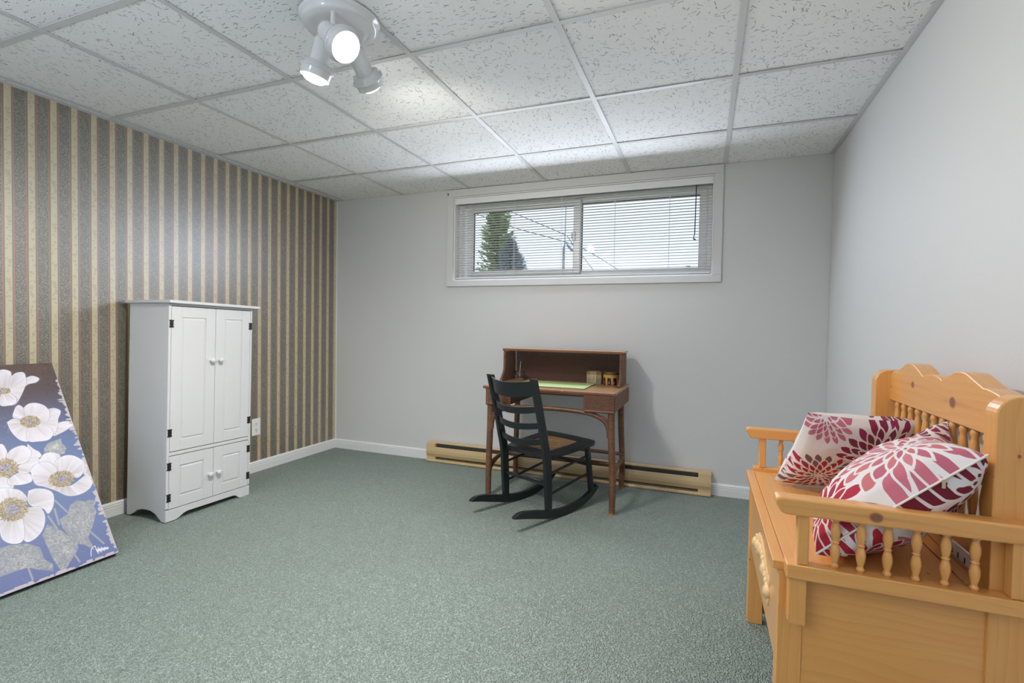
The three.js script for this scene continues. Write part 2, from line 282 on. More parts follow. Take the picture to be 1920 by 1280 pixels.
// suspended ceiling: slab above, T-bar grid and the tiles lying on it
{
  const c = structure('ceiling', [0, H, 0]);
  part('slab', bx(-TH, XR + TH, H + 0.25, H + 0.35, -TH, ZR + TH, 0), M.wall, c);
  const s = 0.6116, xs = [-1, 0, 1, 2, 3, 4].map((k) => 0.6854 + k * s), zs = Array.from({ length: 8 }, (_, k) => 0.5748 + k * s), bw = 0.012;
  const tee = (x0, x1, z0, z1, along) => along === 'z' ? [bx(x0 - bw, x0 + bw, H, H + 0.0025, z0, z1, 0.0008, 'z'), bx(x0 - 0.001, x0 + 0.001, H + 0.0025, H + 0.03, z0, z1, 0)] : [bx(x0, x1, H, H + 0.0025, z0 - bw, z0 + bw, 0.0008), bx(x0, x1, H + 0.0025, H + 0.03, z0 - 0.001, z0 + 0.001, 0)];
  for (const x of xs) part('grid_bar', tee(x, x, 0.001, ZR - 0.001, 'z'), M.gridMetal, c);
  const cols = [0, ...xs, XR], rows = [0, ...zs, ZR], R = rng(5);
  for (const z of zs) for (let i = 1; i < cols.length - 1; i++) part('grid_bar', tee(cols[i] + bw, i + 1 < cols.length - 1 ? cols[i + 1] - bw : cols[i + 1] - 0.022, z, z, 'x'), M.gridMetal, c);
  part('wall_angle', bx(0.001, 0.03, H, H + 0.002, 0.001, ZR - 0.001, 0.0005, 'z'), M.gridMetal, c);
  part('wall_angle', bx(XR - 0.022, XR - 0.001, H, H + 0.002, 0.001, ZR - 0.001, 0.0005, 'z'), M.gridMetal, c);
  part('wall_angle', bx(0.03, XR - 0.022, H, H + 0.002, ZR - 0.022, ZR - 0.001, 0.0005), M.gridMetal, c);
  for (let i = 0; i + 1 < cols.length; i++) for (let j = 0; j + 1 < rows.length; j++) {
    const x0 = cols[i] + 0.003, x1 = cols[i + 1] - 0.003, z0 = rows[j] + 0.003, z1 = rows[j + 1] - 0.003, up = 0.004 + R() * 0.0015;
    const g = bx(x0, x1, H + up, H + up + 0.015, z0, z1, 0.001), turn = (R() * 4) | 0, uv = g.attributes.uv;
    for (let q = 0; q < uv.count; q++) { const u = uv.getX(q) , v = uv.getY(q); if (turn % 2) uv.setXY(q, v, -u); }
    part('ceiling_tile', g, tileMats[(i * 3 + j * 5 + (R() < 0.3 ? 1 : 0)) % 3 === 0 ? 1 : 0], c);
  }
}
// baseboards with two grooves near the top
const boardProfile = [[0, 0], [0.013, 0], [0.013, 0.047], [0.011, 0.049], [0.011, 0.051], [0.013, 0.053], [0.013, 0.059], [0.0105, 0.061], [0.0105, 0.063], [0.012, 0.065], [0.012, 0.069], [0.006, 0.078], [0, 0.078]];
function baseboard(name, len, M4) {
  const s = new THREE.Shape(boardProfile.map((q) => new THREE.Vector2(...q))), g = new THREE.ExtrudeGeometry(s, { depth: len, bevelEnabled: false }); g.applyMatrix4(M4);
  const m = new THREE.Mesh(tidy(g), M.trimWhite); m.name = name; m.userData.kind = 'structure'; m.castShadow = m.receiveShadow = true; scene.add(m);
}
const basis = (x, y, z, o) => new THREE.Matrix4().makeBasis(new THREE.Vector3(...x), new THREE.Vector3(...y), new THREE.Vector3(...z)).setPosition(...o);
baseboard('baseboard_back', XR, basis([0, 0, 1], [0, 1, 0], [-1, 0, 0], [XR, 0, 0]));
baseboard('baseboard_left', ZR - 0.03, basis([1, 0, 0], [0, 1, 0], [0, 0, 1], [0, 0, 0.013]));
baseboard('baseboard_right', ZR - 0.03, basis([-1, 0, 0], [0, 1, 0], [0, 0, -1], [XR, 0, ZR - 0.016]));
{ const m = wall('trim_1', bx(0.0, 0.014, 0.078, H, 0, 0.004, 0.001, 'y'), M.trimWhite); m.castShadow = true; }
// window: casing, jamb, frame, two sliding sashes, glass
{
  const w = structure('window_1', [(WX0 + WX1) / 2, WY0, 0]), c = 0.016;
  part('casing', bx(1.104, 3.124, WY1, H - 0.001, 0.0005, c, 0.002), M.wall, w); part('casing', bx(1.104, 3.124, 1.4, WY0, 0.0005, c, 0.002), M.wall, w);
  part('casing', bx(1.104, WX0, WY0, WY1, 0.0005, c, 0.002, 'y'), M.wall, w); part('casing', bx(WX1, 3.124, WY0, WY1, 0.0005, c, 0.002, 'y'), M.wall, w);
  const J = 0.008, zb = -0.215;
  part('jamb', [bx(WX0, WX0 + J, WY0, WY1, zb, 0.002, 0.001), bx(WX1 - J, WX1, WY0, WY1, zb, 0.002, 0.001), bx(WX0 + J, WX1 - J, WY0, WY0 + J, zb, 0.002, 0.001), bx(WX0 + J, WX1 - J, WY1 - J, WY1, zb, 0.002, 0.001)], M.trimWhite, w);
  const x0 = WX0 + J, x1 = WX1 - J, y0 = WY0 + J, y1 = WY1 - J, zf = -0.085;
  part('frame', [bx(x0, x0 + 0.042, y0, y1, zf - 0.07, zf, 0.003), bx(x1 - 0.03, x1, y0, y1, zf - 0.07, zf, 0.003), bx(x0 + 0.042, x1 - 0.03, y0, y0 + 0.03, zf - 0.07, zf, 0.003), bx(x0 + 0.042, x1 - 0.03, y1 - 0.045, y1, zf - 0.07, zf, 0.003), bx(x0, x0 + 0.03, y0, y1, zf, zf + 0.012, 0.002), bx(x0 + 0.04, x1 - 0.03, y1 - 0.05, y1 - 0.035, zf, zf + 0.01, 0.002), bx(x0 + 0.02, x1 - 0.02, y0, y0 + 0.014, zf, zf + 0.03, 0.002), bx(x0 + 0.03, x1 - 0.03, y0, y0 + 0.022, zf, zf + 0.015, 0.002)], M.vinyl, w);
  function sash(gx0, gx1, gy0, gy1, fl, fr, fb, ft, z0, z1) {
    const o = part('sash', [bx(gx0 - fl, gx0, gy0 - fb, gy1 + ft, z0, z1, 0.004), bx(gx1, gx1 + fr, gy0 - fb, gy1 + ft, z0, z1, 0.004), bx(gx0, gx1, gy0 - fb, gy0, z0, z1, 0.004), bx(gx0, gx1, gy1, gy1 + ft, z0, z1, 0.004)], M.vinyl, w), g = 0.006, zm = (z0 + z1) / 2;
    part('gasket', [bx(gx0 - 0.001, gx0 + g, gy0, gy1, zm - 0.004, zm + 0.006, 0), bx(gx1 - g * 0.4, gx1 + 0.001, gy0, gy1, zm - 0.004, zm + 0.006, 0), bx(gx0, gx1, gy1 - g * 0.7, gy1 + 0.001, zm - 0.004, zm + 0.006, 0), bx(gx0, gx1, gy0 - 0.001, gy0 + 0.001, zm - 0.004, zm + 0.006, 0)], M.gasket, o);
    part('pane', bx(gx0, gx1, gy0, gy1, zm - 0.002, zm + 0.002, 0), M.glass, o); return o;
  }
  const s1 = sash(1.288, 2.108, 1.528, 1.992, 0.055, 0.05, 0.04, 0.05, -0.118, -0.088);
  sash(2.16, 2.982, 1.515, 2.012, 0.05, 0.05, 0.03, 0.05, -0.15, -0.122);
  part('latch', [bx(2.1, 2.125, 1.73, 1.80, -0.088, -0.074, 0.005), bx(2.095, 2.105, 1.745, 1.785, -0.088, -0.066, 0.004)], M.vinyl, s1, 'white sash latch');
  part('finger_pull', bx(2.90, 2.93, 1.517, 1.526, -0.12, -0.112, 0.003), M.gasket, w, 'small dark finger pull');
  const scr = new THREE.CylinderGeometry(0.006, 0.006, 0.004, 12); scr.rotateX(Math.PI / 2); scr.scale(0.8, 1.6, 1); scr.translate(1.112, 2.127, c + 0.001); part('screw_hole', scr, M.black, w, 'dark screw hole');
}
// unseen glazed double door behind the camera, placed to light near carpet and canvas
{
  const d = structure('door_1', [(DX0 + DX1) / 2, 0, ZR]); const z0 = ZR + 0.06, z1 = ZR + 0.11, xm = (DX0 + DX1) / 2;
  part('frame', [bx(DX0, DX0 + 0.05, 0, DY1, ZR - 0.005, ZR + TH, 0.003), bx(DX1 - 0.05, DX1, 0, DY1, ZR - 0.005, ZR + TH, 0.003), bx(DX0 + 0.05, DX1 - 0.05, DY1 - 0.05, DY1, ZR - 0.005, ZR + TH, 0.003), bx(DX0 + 0.05, DX1 - 0.05, 0, 0.03, ZR - 0.005, ZR + TH, 0.003)], M.vinyl, d);
  for (const [a, b] of [[DX0 + 0.05, xm], [xm, DX1 - 0.05]]) {
    const l = part('door_leaf', [bx(a, a + 0.06, 0.03, DY1 - 0.05, z0, z1, 0.003), bx(b - 0.06, b, 0.03, DY1 - 0.05, z0, z1, 0.003), bx(a + 0.06, b - 0.06, 0.03, 0.12, z0, z1, 0.003), bx(a + 0.06, b - 0.06, DY1 - 0.12, DY1 - 0.05, z0, z1, 0.003)], M.vinyl, d);
    part('pane', bx(a + 0.06, b - 0.06, 0.12, DY1 - 0.12, (z0 + z1) / 2 - 0.002, (z0 + z1) / 2 + 0.002, 0), M.glass, l);
  }
}
// garden: outside the basement window the lawn lies a little below the sill, at the unseen back door it is level with the floor
M.lawn = std({ color: rgb('#6d7a4c'), roughness: 1 });
wall('trim_2', [bx(-60, 60, -0.4, 1.15, -90, -TH - 0.02, 0)], M.lawn); scene.children.at(-1).name = 'lawn_back';
wall('lawn_front', [bx(-30, 30, -0.6, -0.06, ZR + TH + 0.02, 60, 0)], M.lawn);

// ---------- mini blind in the window opening ----------
{
  const t = thing('window_blind', 'white horizontal mini blind with open slats hanging inside the window opening', 'blind', [2.115, 1.462, -0.03]);
  const x0 = 1.172, x1 = 3.058;
  part('headrail', [bx(x0, x1, 2.068, 2.1, -0.045, -0.016, 0.002), bx(x0 - 0.004, x1 + 0.004, 2.048, 2.096, -0.014, -0.008, 0.002)], M.slat, t);
  part('bottom_rail', bx(x0, x1, 1.462, 1.474, -0.043, -0.018, 0.003), M.slat, t);
  const n = 29, y0 = 1.49, dy = (2.055 - y0) / n, pos = [], W = 0.0245;
  const s = new THREE.Shape(); const arc = []; for (let i = 0; i <= 6; i++) { const q = i / 6 - 0.5; arc.push([q * W, 0.0016 * (1 - 4 * q * q)]); }
  const outline = [...arc, ...arc.slice().reverse().map((q) => [q[0], q[1] - 0.0005])];
  const slat = slabXY(outline, 0, x1 - x0, 0); slat.rotateY(Math.PI / 2); slat.rotateX(-0.03); slat.translate(0, 0, 0);
  for (let k = 0; k < n; k++) { const m = new THREE.Mesh(slat, M.slat); m.name = 'slat'; m.castShadow = m.receiveShadow = true; m.position.set(x0 - 2.115, y0 + k * dy - 1.462, 0); t.add(m); }
  for (const x of [1.29, 1.66, 2.03, 2.42, 2.79]) part('ladder_cord', [bx(x - 0.0008, x + 0.0008, 1.474, 2.068, -0.0178, -0.0168, 0), bx(x - 0.0008, x + 0.0008, 1.474, 2.068, -0.0437, -0.0427, 0), bx(x + 0.004, x + 0.0052, 1.474, 2.068, -0.0306, -0.0296, 0)], M.slat, t);
  const wand = part('tilt_wand', rod([2.955, 1.72, -0.004], [2.959, 2.046, -0.006], 0.0035, 6), M.gasket, t, 'dark tilt wand with a hooked end');
  part('wand_hook', [rod([2.955, 1.722, -0.004], [2.948, 1.69, -0.004], 0.003, 6), rod([2.948, 1.69, -0.004], [2.962, 1.683, -0.004], 0.0045, 6)], M.gasket, wand);
}
// ---------- outside: two trees, a street lamp, wires ----------
{
  const fol = (c1) => phys({ color: rgb(c1), roughness: 0.9, transmission: 0.0 });
  function tuft(pos, nor, dir, len, w, R) {   // one spray of needles: two crossed blades
    for (let b = 0; b < 2; b++) {
      const s = new THREE.Vector3(R() - 0.5, R() - 0.5, R() - 0.5).cross(dir).normalize().multiplyScalar(w), p = dir.p, tip = p.clone().addScaledVector(dir, len), mid = p.clone().addScaledVector(dir, len * 0.45);
      for (const v of [p, mid.clone().add(s), tip, p, tip, mid.clone().sub(s)]) pos.push(v.x, v.y, v.z);
    }
  }
  function conifer(name, label, base, height, radiusAt, mat, density, seed, droop, len) {
    const t = thing(name, label, 'tree', base), R = rng(seed), [x, y, z] = base;
    part('trunk', rod([x, y, z], [x, y + height * 0.97, z], 0.03 * height, 8, 0.02), std({ color: rgb('#5a4a3c'), roughness: 1 }), t);
    const pos = [], limbs = [];
    for (let i = 0; i < density; i++) {
      const h = 0.06 + 0.94 * Math.pow(R(), 0.85), a = R() * Math.PI * 2, reach = radiusAt(h, a) * (0.75 + 0.3 * R()), n = 7;
      for (let k = 1; k <= n; k++) {
        const q = k / n, px = x + Math.cos(a) * reach * q, pz = z + Math.sin(a) * reach * q, py = y + h * height + droop * reach * q * q + (R() - 0.5) * 0.12;
        const dir = new THREE.Vector3(Math.cos(a) + (R() - 0.5) * 1.3, droop * 0.8 + (R() - 0.3) * 0.9, Math.sin(a) + (R() - 0.5) * 1.3).normalize(); dir.p = new THREE.Vector3(px, py, pz);
        tuft(pos, null, dir, len * (0.7 + 0.6 * R()), len * 0.16, R);
      }
    }
    const g = new THREE.BufferGeometry(); g.setAttribute('position', new THREE.Float32BufferAttribute(pos, 3)); g.computeVertexNormals();
    const f = part('foliage', g, mat, t); f.userData.kind = 'stuff';
  }
  M.needlesGreen = phys({ color: rgb('#a3b27c'), roughness: 0.9, side: THREE.DoubleSide, transmission: 0.3, thickness: 0 });
  M.needlesBlue = phys({ color: rgb('#8e9fae'), roughness: 0.9, side: THREE.DoubleSide, transmission: 0.25, thickness: 0 });
  conifer('pine_tree', 'tall loose green pine tree seen through the left window pane', [-7.4, 1.15, -21], 7.5, (h, a) => (1.5 * Math.pow(1 - h, 0.85) + 0.05) * (0.5 + 0.62 * Math.abs(Math.sin(a * 2.3 + h * 17))), M.needlesGreen, 620, 91, 0.35, 0.3);
  conifer('spruce_tree', 'short blue spruce tree standing beside the tall pine outside the window', [-5.55, 1.15, -18.2], 4.1, (h) => (1 - h) * 2.1 + 0.05, M.needlesBlue, 700, 92, -0.12, 0.2);
  M.pole = std({ color: rgb('#8f98ac'), roughness: 0.6 });
  const s = thing('street_lamp', 'grey pole with a small angled street lamp outside the window beside the middle sash', 'street lamp', [-4.6, 1.15, -24]);
  part('pole', rod([-4.6, 1.15, -24], [-4.6, 5.75, -24], 0.11, 10, 0.07), M.pole, s); part('pole_top', rod([-4.57, 5.6, -24.05], [-4.52, 8.4, -24.05], 0.03, 8, 0.02), M.pole, s);
  part('arm', sweep([[-4.6, 5.72, -24], [-4.56, 5.9, -24], [-4.47, 5.98, -24], [-4.38, 5.88, -24]], 0.03, 14, 6), M.pole, s);
  part('lamp_head', place(new RoundedBoxGeometry(0.5, 0.13, 0.2, 2, 0.05), -4.24, 5.7, -24, 0, 0, -0.86), M.pole, s);
  const wire = (pts) => sweep(pts, 0.02, 24, 5);
  M.wire = std({ color: rgb('#3a3e4c'), roughness: 0.7 });
  one('power_line', 'upper dark overhead wire crossing the sky behind the left window pane', 'wire', wire([[-13, 10.5, -24.1], [-7.967, 8.055, -24.1], [-4.55, 6.464, -24.1], [-4.2, 6.054, -24.1], [-2.893, 4.426, -24.1], [-1, 2.0, -24.1]]), M.wire, [-13, 10.5, -24.1]);
  one('power_line', 'lower thin overhead wire passing behind the pine outside the window', 'wire', wire([[-12.98, 9.14, -24.1], [-10.17, 8.04, -24.1], [-7.65, 7.05, -24.1], [-4.6, 6.09, -24.1], [-3.0, 5.36, -24.1], [0.1, 3.33, -24.1]]), M.wire, [-12.98, 9.14, -24.1]);
}

// ---------- ceiling spotlight with three heads ----------
M.lampWhite = phys({ color: new THREE.Color().setRGB(0.78, 0.78, 0.78), roughness: 0.18, clearcoat: 0.5 });
function spotFixture(center, heads, name, label, lit) {
  const [cx, , cz] = center, t = thing(name, label, 'ceiling lamp', [cx, H, cz]);
  const prof = [[0.0, -0.032], [0.09, -0.032], [0.12, -0.029], [0.127, -0.02], [0.13, -0.01], [0.136, -0.008], [0.138, 0]];
  const can = lathe(prof, 48); can.translate(cx, H, cz); part('canopy', can, M.lampWhite, t);
  for (const { root, aim, cd, cone, off } of heads) {
    const d = new THREE.Vector3(...aim).normalize(), P = new THREE.Vector3(...root);     // root: back end of the head
    const mid = P.clone().addScaledVector(d, 0.055);
    part('stem', rod([mid.x, mid.y + 0.02, mid.z], [mid.x, H - 0.028, mid.z], 0.0088, 12), M.lampWhite, t);
    const K = 1.14, KL = 1.03, hp = [[0.0, 0], [0.018, 0], [0.026, 0.004], [0.029, 0.014], [0.029, 0.085], [0.033, 0.088], [0.045, 0.089], [0.046, 0.104], [0.053, 0.106], [0.053, 0.111], [0.047, 0.113], [0.046, 0.135], [0.043, 0.136], [0.043, 0.118], [0.03, 0.11], [0.0, 0.11]].map((q) => [q[0] * K, q[1] * KL]);
    const q = new THREE.Quaternion().setFromUnitVectors(new THREE.Vector3(0, 1, 0), d), put = (g) => { g.applyQuaternion(q); g.translate(P.x, P.y, P.z); return g; };
    const head = part('lamp_head', put(lathe(hp, 36)), M.lampWhite, t);
    const bulb = part('bulb', put(lathe([[0.0, 0.152], [0.015, 0.151], [0.028, 0.147], [0.037, 0.138], [0.0405, 0.126], [0.036, 0.114], [0, 0.112]].map((q) => [q[0] * K, q[1] * KL]).reverse(), 28)), off ? M.lampWhite : M.bulb, head, off ? 'unlit frosted reflector bulb' : 'lit frosted reflector bulb');
    bulb.castShadow = false;
    if (off) continue;
    const L = new THREE.SpotLight(SPOT_COLOR, cd, 0, cone, 1, 2), at = P.clone().addScaledVector(d, 0.172);
    L.position.copy(at); L.target.position.copy(at.clone().add(d)); L.castShadow = true; L.shadow.radius = 2; L.shadow.camera.near = 0.02; scene.add(L); scene.add(L.target); L.name = 'spot_beam'; L.target.name = 'spot_aim';
  }
}
M.bulb = std({ color: 0xffffff, roughness: 0.5, emissive: new THREE.Color().setRGB(1, 0.97, 0.92), emissiveIntensity: 12 });
const LC = [1.795, H, 2.075];
spotFixture(LC, [
  { root: [1.80, 2.086, 2.155], aim: [0.75, -0.649, 0.13], cd: 4.5, cone: 1.25 },
  { root: [1.765, 2.085, 2.115], aim: [-0.3, -0.93, 0.02], cd: 9, cone: 1.4 },
  { root: [1.792, 2.103, 1.995], aim: [-0.04, -0.6, -0.8], cd: 2.8, cone: 1.3 },
], 'ceiling_spotlight', 'white round ceiling lamp with three swivel spot heads on the tiles');
// unseen uplighter behind the camera, placed to light the ceiling and bounce from it
{
  const c = [1.5, 0, 4.35], y = 1.45, t = thing('unseen_torchiere', 'unseen grey uplighter floor lamp behind the camera, placed to light the ceiling', 'floor lamp', c), at = (g) => { g.translate(...c); return g; };
  part('base', at(lathe([[0, 0], [0.14, 0], [0.14, 0.012], [0.05, 0.022], [0.012, 0.03], [0, 0.03]], 32)), M.gridMetal, t);
  part('pole', at(rod([0, 0.02, 0], [0, y - 0.1, 0], 0.011, 12)), M.gridMetal, t);
  part('bowl', at(lathe([[0.0, y - 0.12], [0.03, y - 0.115], [0.1, y - 0.07], [0.16, y], [0.157, y], [0.097, y - 0.066], [0.028, y - 0.11], [0, y - 0.112]], 36)), M.gridMetal, t);
  const disc = lathe([[0, y - 0.035], [0.1, y - 0.035], [0.118, y - 0.042], [0, y - 0.045]].reverse(), 32); part('diffuser', at(disc), std({ color: 0xffffff, roughness: 0.5, emissive: UNSEEN_TORCH_COLOR, emissiveIntensity: 6 }), t, 'glowing disc in the bowl');
  const L = new THREE.SpotLight(UNSEEN_TORCH_COLOR, UNSEEN_TORCH_CD, 0, 1.5, 0.4, 2); L.position.set(c[0], y + 0.005, c[2]); L.target.position.set(c[0], H, c[2]); L.castShadow = true; L.shadow.radius = 8; L.name = 'unseen_uplight'; L.target.name = 'unseen_uplight_aim'; scene.add(L); scene.add(L.target);
}

// ---------- white cabinet ----------
{
  const X0 = 0.055, X1 = 0.372, Z0 = 1.214, Z1 = 1.738, Y1 = 1.176, t = thing('storage_cabinet', 'white four-door cabinet with dark hinges against the striped wall', 'cabinet', [(X0 + X1) / 2, 0, (Z0 + Z1) / 2]); t.rotation.x = -0.018;   // it leans a little towards the window
  const W = M.cabinetWhite, cz = (Z0 + Z1) / 2;
  const sidePts = (z) => { const a = [[X0, 0], [X0 + 0.022, 0], [X0 + 0.05, 0.012], [X0 + 0.085, 0.035], [X0 + 0.125, 0.047], [X0 + 0.16, 0.049], [X0 + 0.195, 0.047], [X0 + 0.235, 0.035], [X0 + 0.268, 0.012], [X0 + 0.285, 0], [X1 - 0.018, 0], [X1 - 0.018, Y1], [X0, Y1]]; return slabXY(a, z, z + 0.016, 0.001, 'y'); };
  part('side_panel', sidePts(Z1 - 0.016), W, t); part('side_panel', sidePts(Z0), W, t);
  part('back_panel', bx(X0, X0 + 0.006, 0.06, Y1, Z0 + 0.016, Z1 - 0.016, 0.001, 'y'), W, t);
  part('bottom_panel', bx(X0 + 0.006, X1 - 0.018, 0.062, 0.078, Z0 + 0.016, Z1 - 0.016, 0.001), W, t);
  part('top', bx(X0 - 0.02, X1 + 0.03, Y1, Y1 + 0.016, Z0 - 0.034, Z1 + 0.014, 0.003, 'z'), W, t);
  // face frame: stiles, rails and the arched plinth
  const fx0 = X1 - 0.018, zs0 = Z0 + 0.012, zs1 = Z1 - 0.014;
  part('face_frame', [bx(fx0, X1, 0.07, Y1, zs1, Z1, 0.001, 'y'), bx(fx0, X1, 0.07, Y1, Z0, zs0, 0.001, 'y'), bx(fx0, X1, 1.164, Y1, zs0, zs1, 0.001, 'z'), bx(fx0, X1, 0.354, 0.372, zs0, zs1, 0.001, 'z')], W, t);
  part('plinth', slabZY([[Z0, 0], [Z0 + 0.055, 0], [Z0 + 0.075, 0.006], [Z0 + 0.09, 0.022], [Z0 + 0.11, 0.028], [Z1 - 0.125, 0.028], [Z1 - 0.1, 0.022], [Z1 - 0.07, 0.004], [Z1 - 0.055, 0], [Z1, 0], [Z1, 0.062], [Z0, 0.062]], fx0, X1, 0.001), W, t);
  function raised(z0, z1, y0, y1) {                                   // door: slab with a routed groove and a raised field
    const b = 0.058, g = [bx(fx0, X1 - 0.004, y0, y1, z0, z1, 0.001, 'y')], x = X1 - 0.004;
    g.push(bx(x, X1, y0, y1, z0, z0 + b, 0.0012, 'y'), bx(x, X1, y0, y1, z1 - b, z1, 0.0012, 'y'), bx(x, X1, y0, y0 + b, z0 + b, z1 - b, 0.0012, 'y'), bx(x, X1, y1 - b, y1, z0 + b, z1 - b, 0.0012, 'y'));
    const e = 0.008, i = 0.014, P = [[z0 + b + e, y0 + b + e], [z1 - b - e, y0 + b + e], [z1 - b - e, y1 - b - e], [z0 + b + e, y1 - b - e]];
    g.push(slabZY(P, x - 0.006, X1 - 0.0004, 0.0045, 'y')); return g;
  }
  const zm = cz - 0.012, gap = 0.0015;
  const doors = [[zm + gap, zs1 - 0.002, 0.376, 1.16, 'kz0', 0.862], [zs0 + 0.002, zm - gap, 0.376, 1.16, 'kz1', 0.862], [zm + gap, zs1 - 0.002, 0.066, 0.35, 'kz0', 0.202], [zs0 + 0.002, zm - gap, 0.066, 0.35, 'kz1', 0.202]];
  for (const [z0, z1, y0, y1, side, ky] of doors) {
    const d = part('door', raised(z0, z1, y0, y1), W, t), kz = side === 'kz0' ? z0 + 0.026 : z1 - 0.024;
    const k = lathe([[0, 0.03], [0.007, 0.0295], [0.0125, 0.026], [0.0145, 0.02], [0.012, 0.014], [0.007, 0.009], [0.0065, 0.002], [0.009, 0]].reverse(), 20); k.rotateZ(-Math.PI / 2); k.translate(X1, ky, kz); part('knob', k, W, d, 'white round knob');
  }
  for (const y of [1.066, 0.478, 0.297, 0.128]) for (const z of [zs1 - 0.001, zs0 + 0.001]) {   // butterfly hinges
    const g = []; for (const s of [-1, 1]) { const a = [[0.003, -0.02], [0.011, -0.021], [0.013, -0.016], [0.009, -0.011], [0.011, 0], [0.009, 0.011], [0.013, 0.016], [0.011, 0.021], [0.003, 0.02]].map((q) => [z + s * q[0], y + q[1]]); g.push(slabZY(s > 0 ? a : a.reverse(), X1, X1 + 0.0025, 0.0006)); }
    g.push(rod([X1 + 0.002, y - 0.021, z], [X1 + 0.002, y + 0.021, z], 0.0032, 8)); part('hinge', g, M.iron, t, 'dark metal hinge');
  }
}
// ---------- outlet ----------
{
  const t = thing('wall_outlet', 'white double socket plate on the striped wall beside the cabinet', 'socket', [0.001, 0.267, 0.836]);
  part('plate', bx(0.0005, 0.006, 0.267, 0.389, 0.8, 0.872, 0.002, 'y'), M.vinyl, t);
  for (const y of [0.306, 0.35]) {
    const s = new THREE.CylinderGeometry(0.0165, 0.0165, 0.003, 20); s.rotateZ(Math.PI / 2); s.scale(1, 0.85, 1); s.translate(0.0065, y, 0.836); const f = part('socket', s, M.vinyl, t);
    part('slot', [bx(0.0075, 0.0085, y - 0.002, y + 0.008, 0.829, 0.8315, 0), bx(0.0075, 0.0085, y - 0.002, y + 0.008, 0.8405, 0.843, 0), place(new THREE.CylinderGeometry(0.0028, 0.0028, 0.001, 10), 0.008, y - 0.008, 0.836, 0, 0, Math.PI / 2)], M.black, f);
  }
}
// ---------- baseboard heater ----------
{
  const x0 = 0.978, x1 = 3.092, t = thing('baseboard_heater', 'long beige metal baseboard heater along the window wall', 'heater', [(x0 + x1) / 2, 0, 0.04]), z = 0.014, E = 0.075;
  part('back_plate', bx(x0, x1, 0.008, 0.156, z, z + 0.004, 0.001), M.heater, t);
  part('top_lip', slabXYalongX([[z, 0.149], [z + 0.034, 0.149], [z + 0.036, 0.146], [z + 0.038, 0.149], [z + 0.036, 0.156], [z, 0.158]], x0, x1), M.heater, t);
  const front = [[z + 0.052, 0.122], [z + 0.056, 0.12], [z + 0.06, 0.09], [z + 0.06, 0.07], [z + 0.048, 0.045], [z + 0.046, 0.042], [z + 0.05, 0.045], [z + 0.057, 0.07], [z + 0.057, 0.09], [z + 0.053, 0.117]];
  part('front_cover', slabXYalongX([[z + 0.051, 0.122], [z + 0.056, 0.12], [z + 0.061, 0.092], [z + 0.061, 0.07], [z + 0.049, 0.043], [z + 0.046, 0.043], [z + 0.057, 0.071], [z + 0.057, 0.09]], x0 + E, x1 - E), M.heater, t);
  part('bottom_strip', slabXYalongX([[z, 0.004], [z + 0.058, 0.004], [z + 0.06, 0.012], [z + 0.05, 0.024], [z, 0.012]], x0 + 0.004, x1 - 0.004), M.heater, t);
  part('element', [bx(x0 + E, x1 - E, 0.03, 0.145, z + 0.004, z + 0.03, 0.001), ...Array.from({ length: 44 }, (_, i) => place(new THREE.SphereGeometry(0.0028, 6, 4), x0 + E + 0.03 + i * 0.0445, 0.135, z + 0.031))], M.heaterIn, t, 'dark inside of the heater with rivets');
  const capP = [[z, 0.006], [z + 0.058, 0.006], [z + 0.05, 0.03], [z + 0.05, 0.044], [z + 0.062, 0.07], [z + 0.062, 0.092], [z + 0.057, 0.12], [z + 0.054, 0.148], [z, 0.157]];
  for (const [a, b] of [[x0 - 0.003, x0 + E], [x1 - E, x1 + 0.003]]) part('end_cap', slabXYalongX(capP, a, b), M.heater, t);
}
function slabXYalongX(pts, x0, x1) { // outline given in (z, y)
  const s = new THREE.Shape(pts.map((q) => new THREE.Vector2(q[0], q[1]))), g = new THREE.ExtrudeGeometry(s, { depth: x1 - x0, bevelEnabled: false });
  g.applyMatrix4(new THREE.Matrix4().set(0, 0, 1, x0, 0, 1, 0, 0, 1, 0, 0, 0, 0, 0, 0, 1)); flip(g); return tidy(g);
}

// ---------- wicker desk ----------
// woven panel in the plane spanned by two unit axes: rods run along U and pass before and behind stakes along V
function woven(o, U, V, lu, lv, pitch = 0.0062, stake = 0.017) {
  const u = new THREE.Vector3(...U), v = new THREE.Vector3(...V), n = u.clone().cross(v), O = new THREE.Vector3(...o), g = [], rows = Math.floor(lv / pitch), ns = Math.round(lu / stake), N = ns * 4, r = pitch * 0.5;
  const pos = [], idx = [], M4 = 5;
  for (let k = 0; k < rows; k++) {
    const b = pos.length / 3, sgn = k % 2 ? 1 : -1, vv = (k + 0.5) * (lv / rows);
    for (let i = 0; i <= N; i++) {
      const t = i / N, w = sgn * Math.sin(t * ns * Math.PI) * 0.0022;
      for (let j = 0; j < M4; j++) { const a = j / M4 * Math.PI * 2, q = O.clone().addScaledVector(u, t * lu).addScaledVector(v, vv + Math.sin(a) * r).addScaledVector(n, w + Math.cos(a) * r * 0.8); pos.push(q.x, q.y, q.z); }
    }
    for (let i = 0; i < N; i++) for (let j = 0; j < M4; j++) { const a = b + i * M4 + j, c = b + i * M4 + (j + 1) % M4, d = a + M4, e = c + M4; idx.push(a, d, c, c, d, e); }
  }
  const f = new THREE.BufferGeometry(); f.setAttribute('position', new THREE.Float32BufferAttribute(pos, 3)); f.setIndex(idx); f.computeVertexNormals(); g.push(f);
  for (let s = 0; s <= ns; s++) { const a = O.clone().addScaledVector(u, s * lu / ns), b = a.clone().addScaledVector(v, lv); g.push(rod(a.toArray(), b.toArray(), 0.0017, 5)); }
  return g.map(tidy);
}
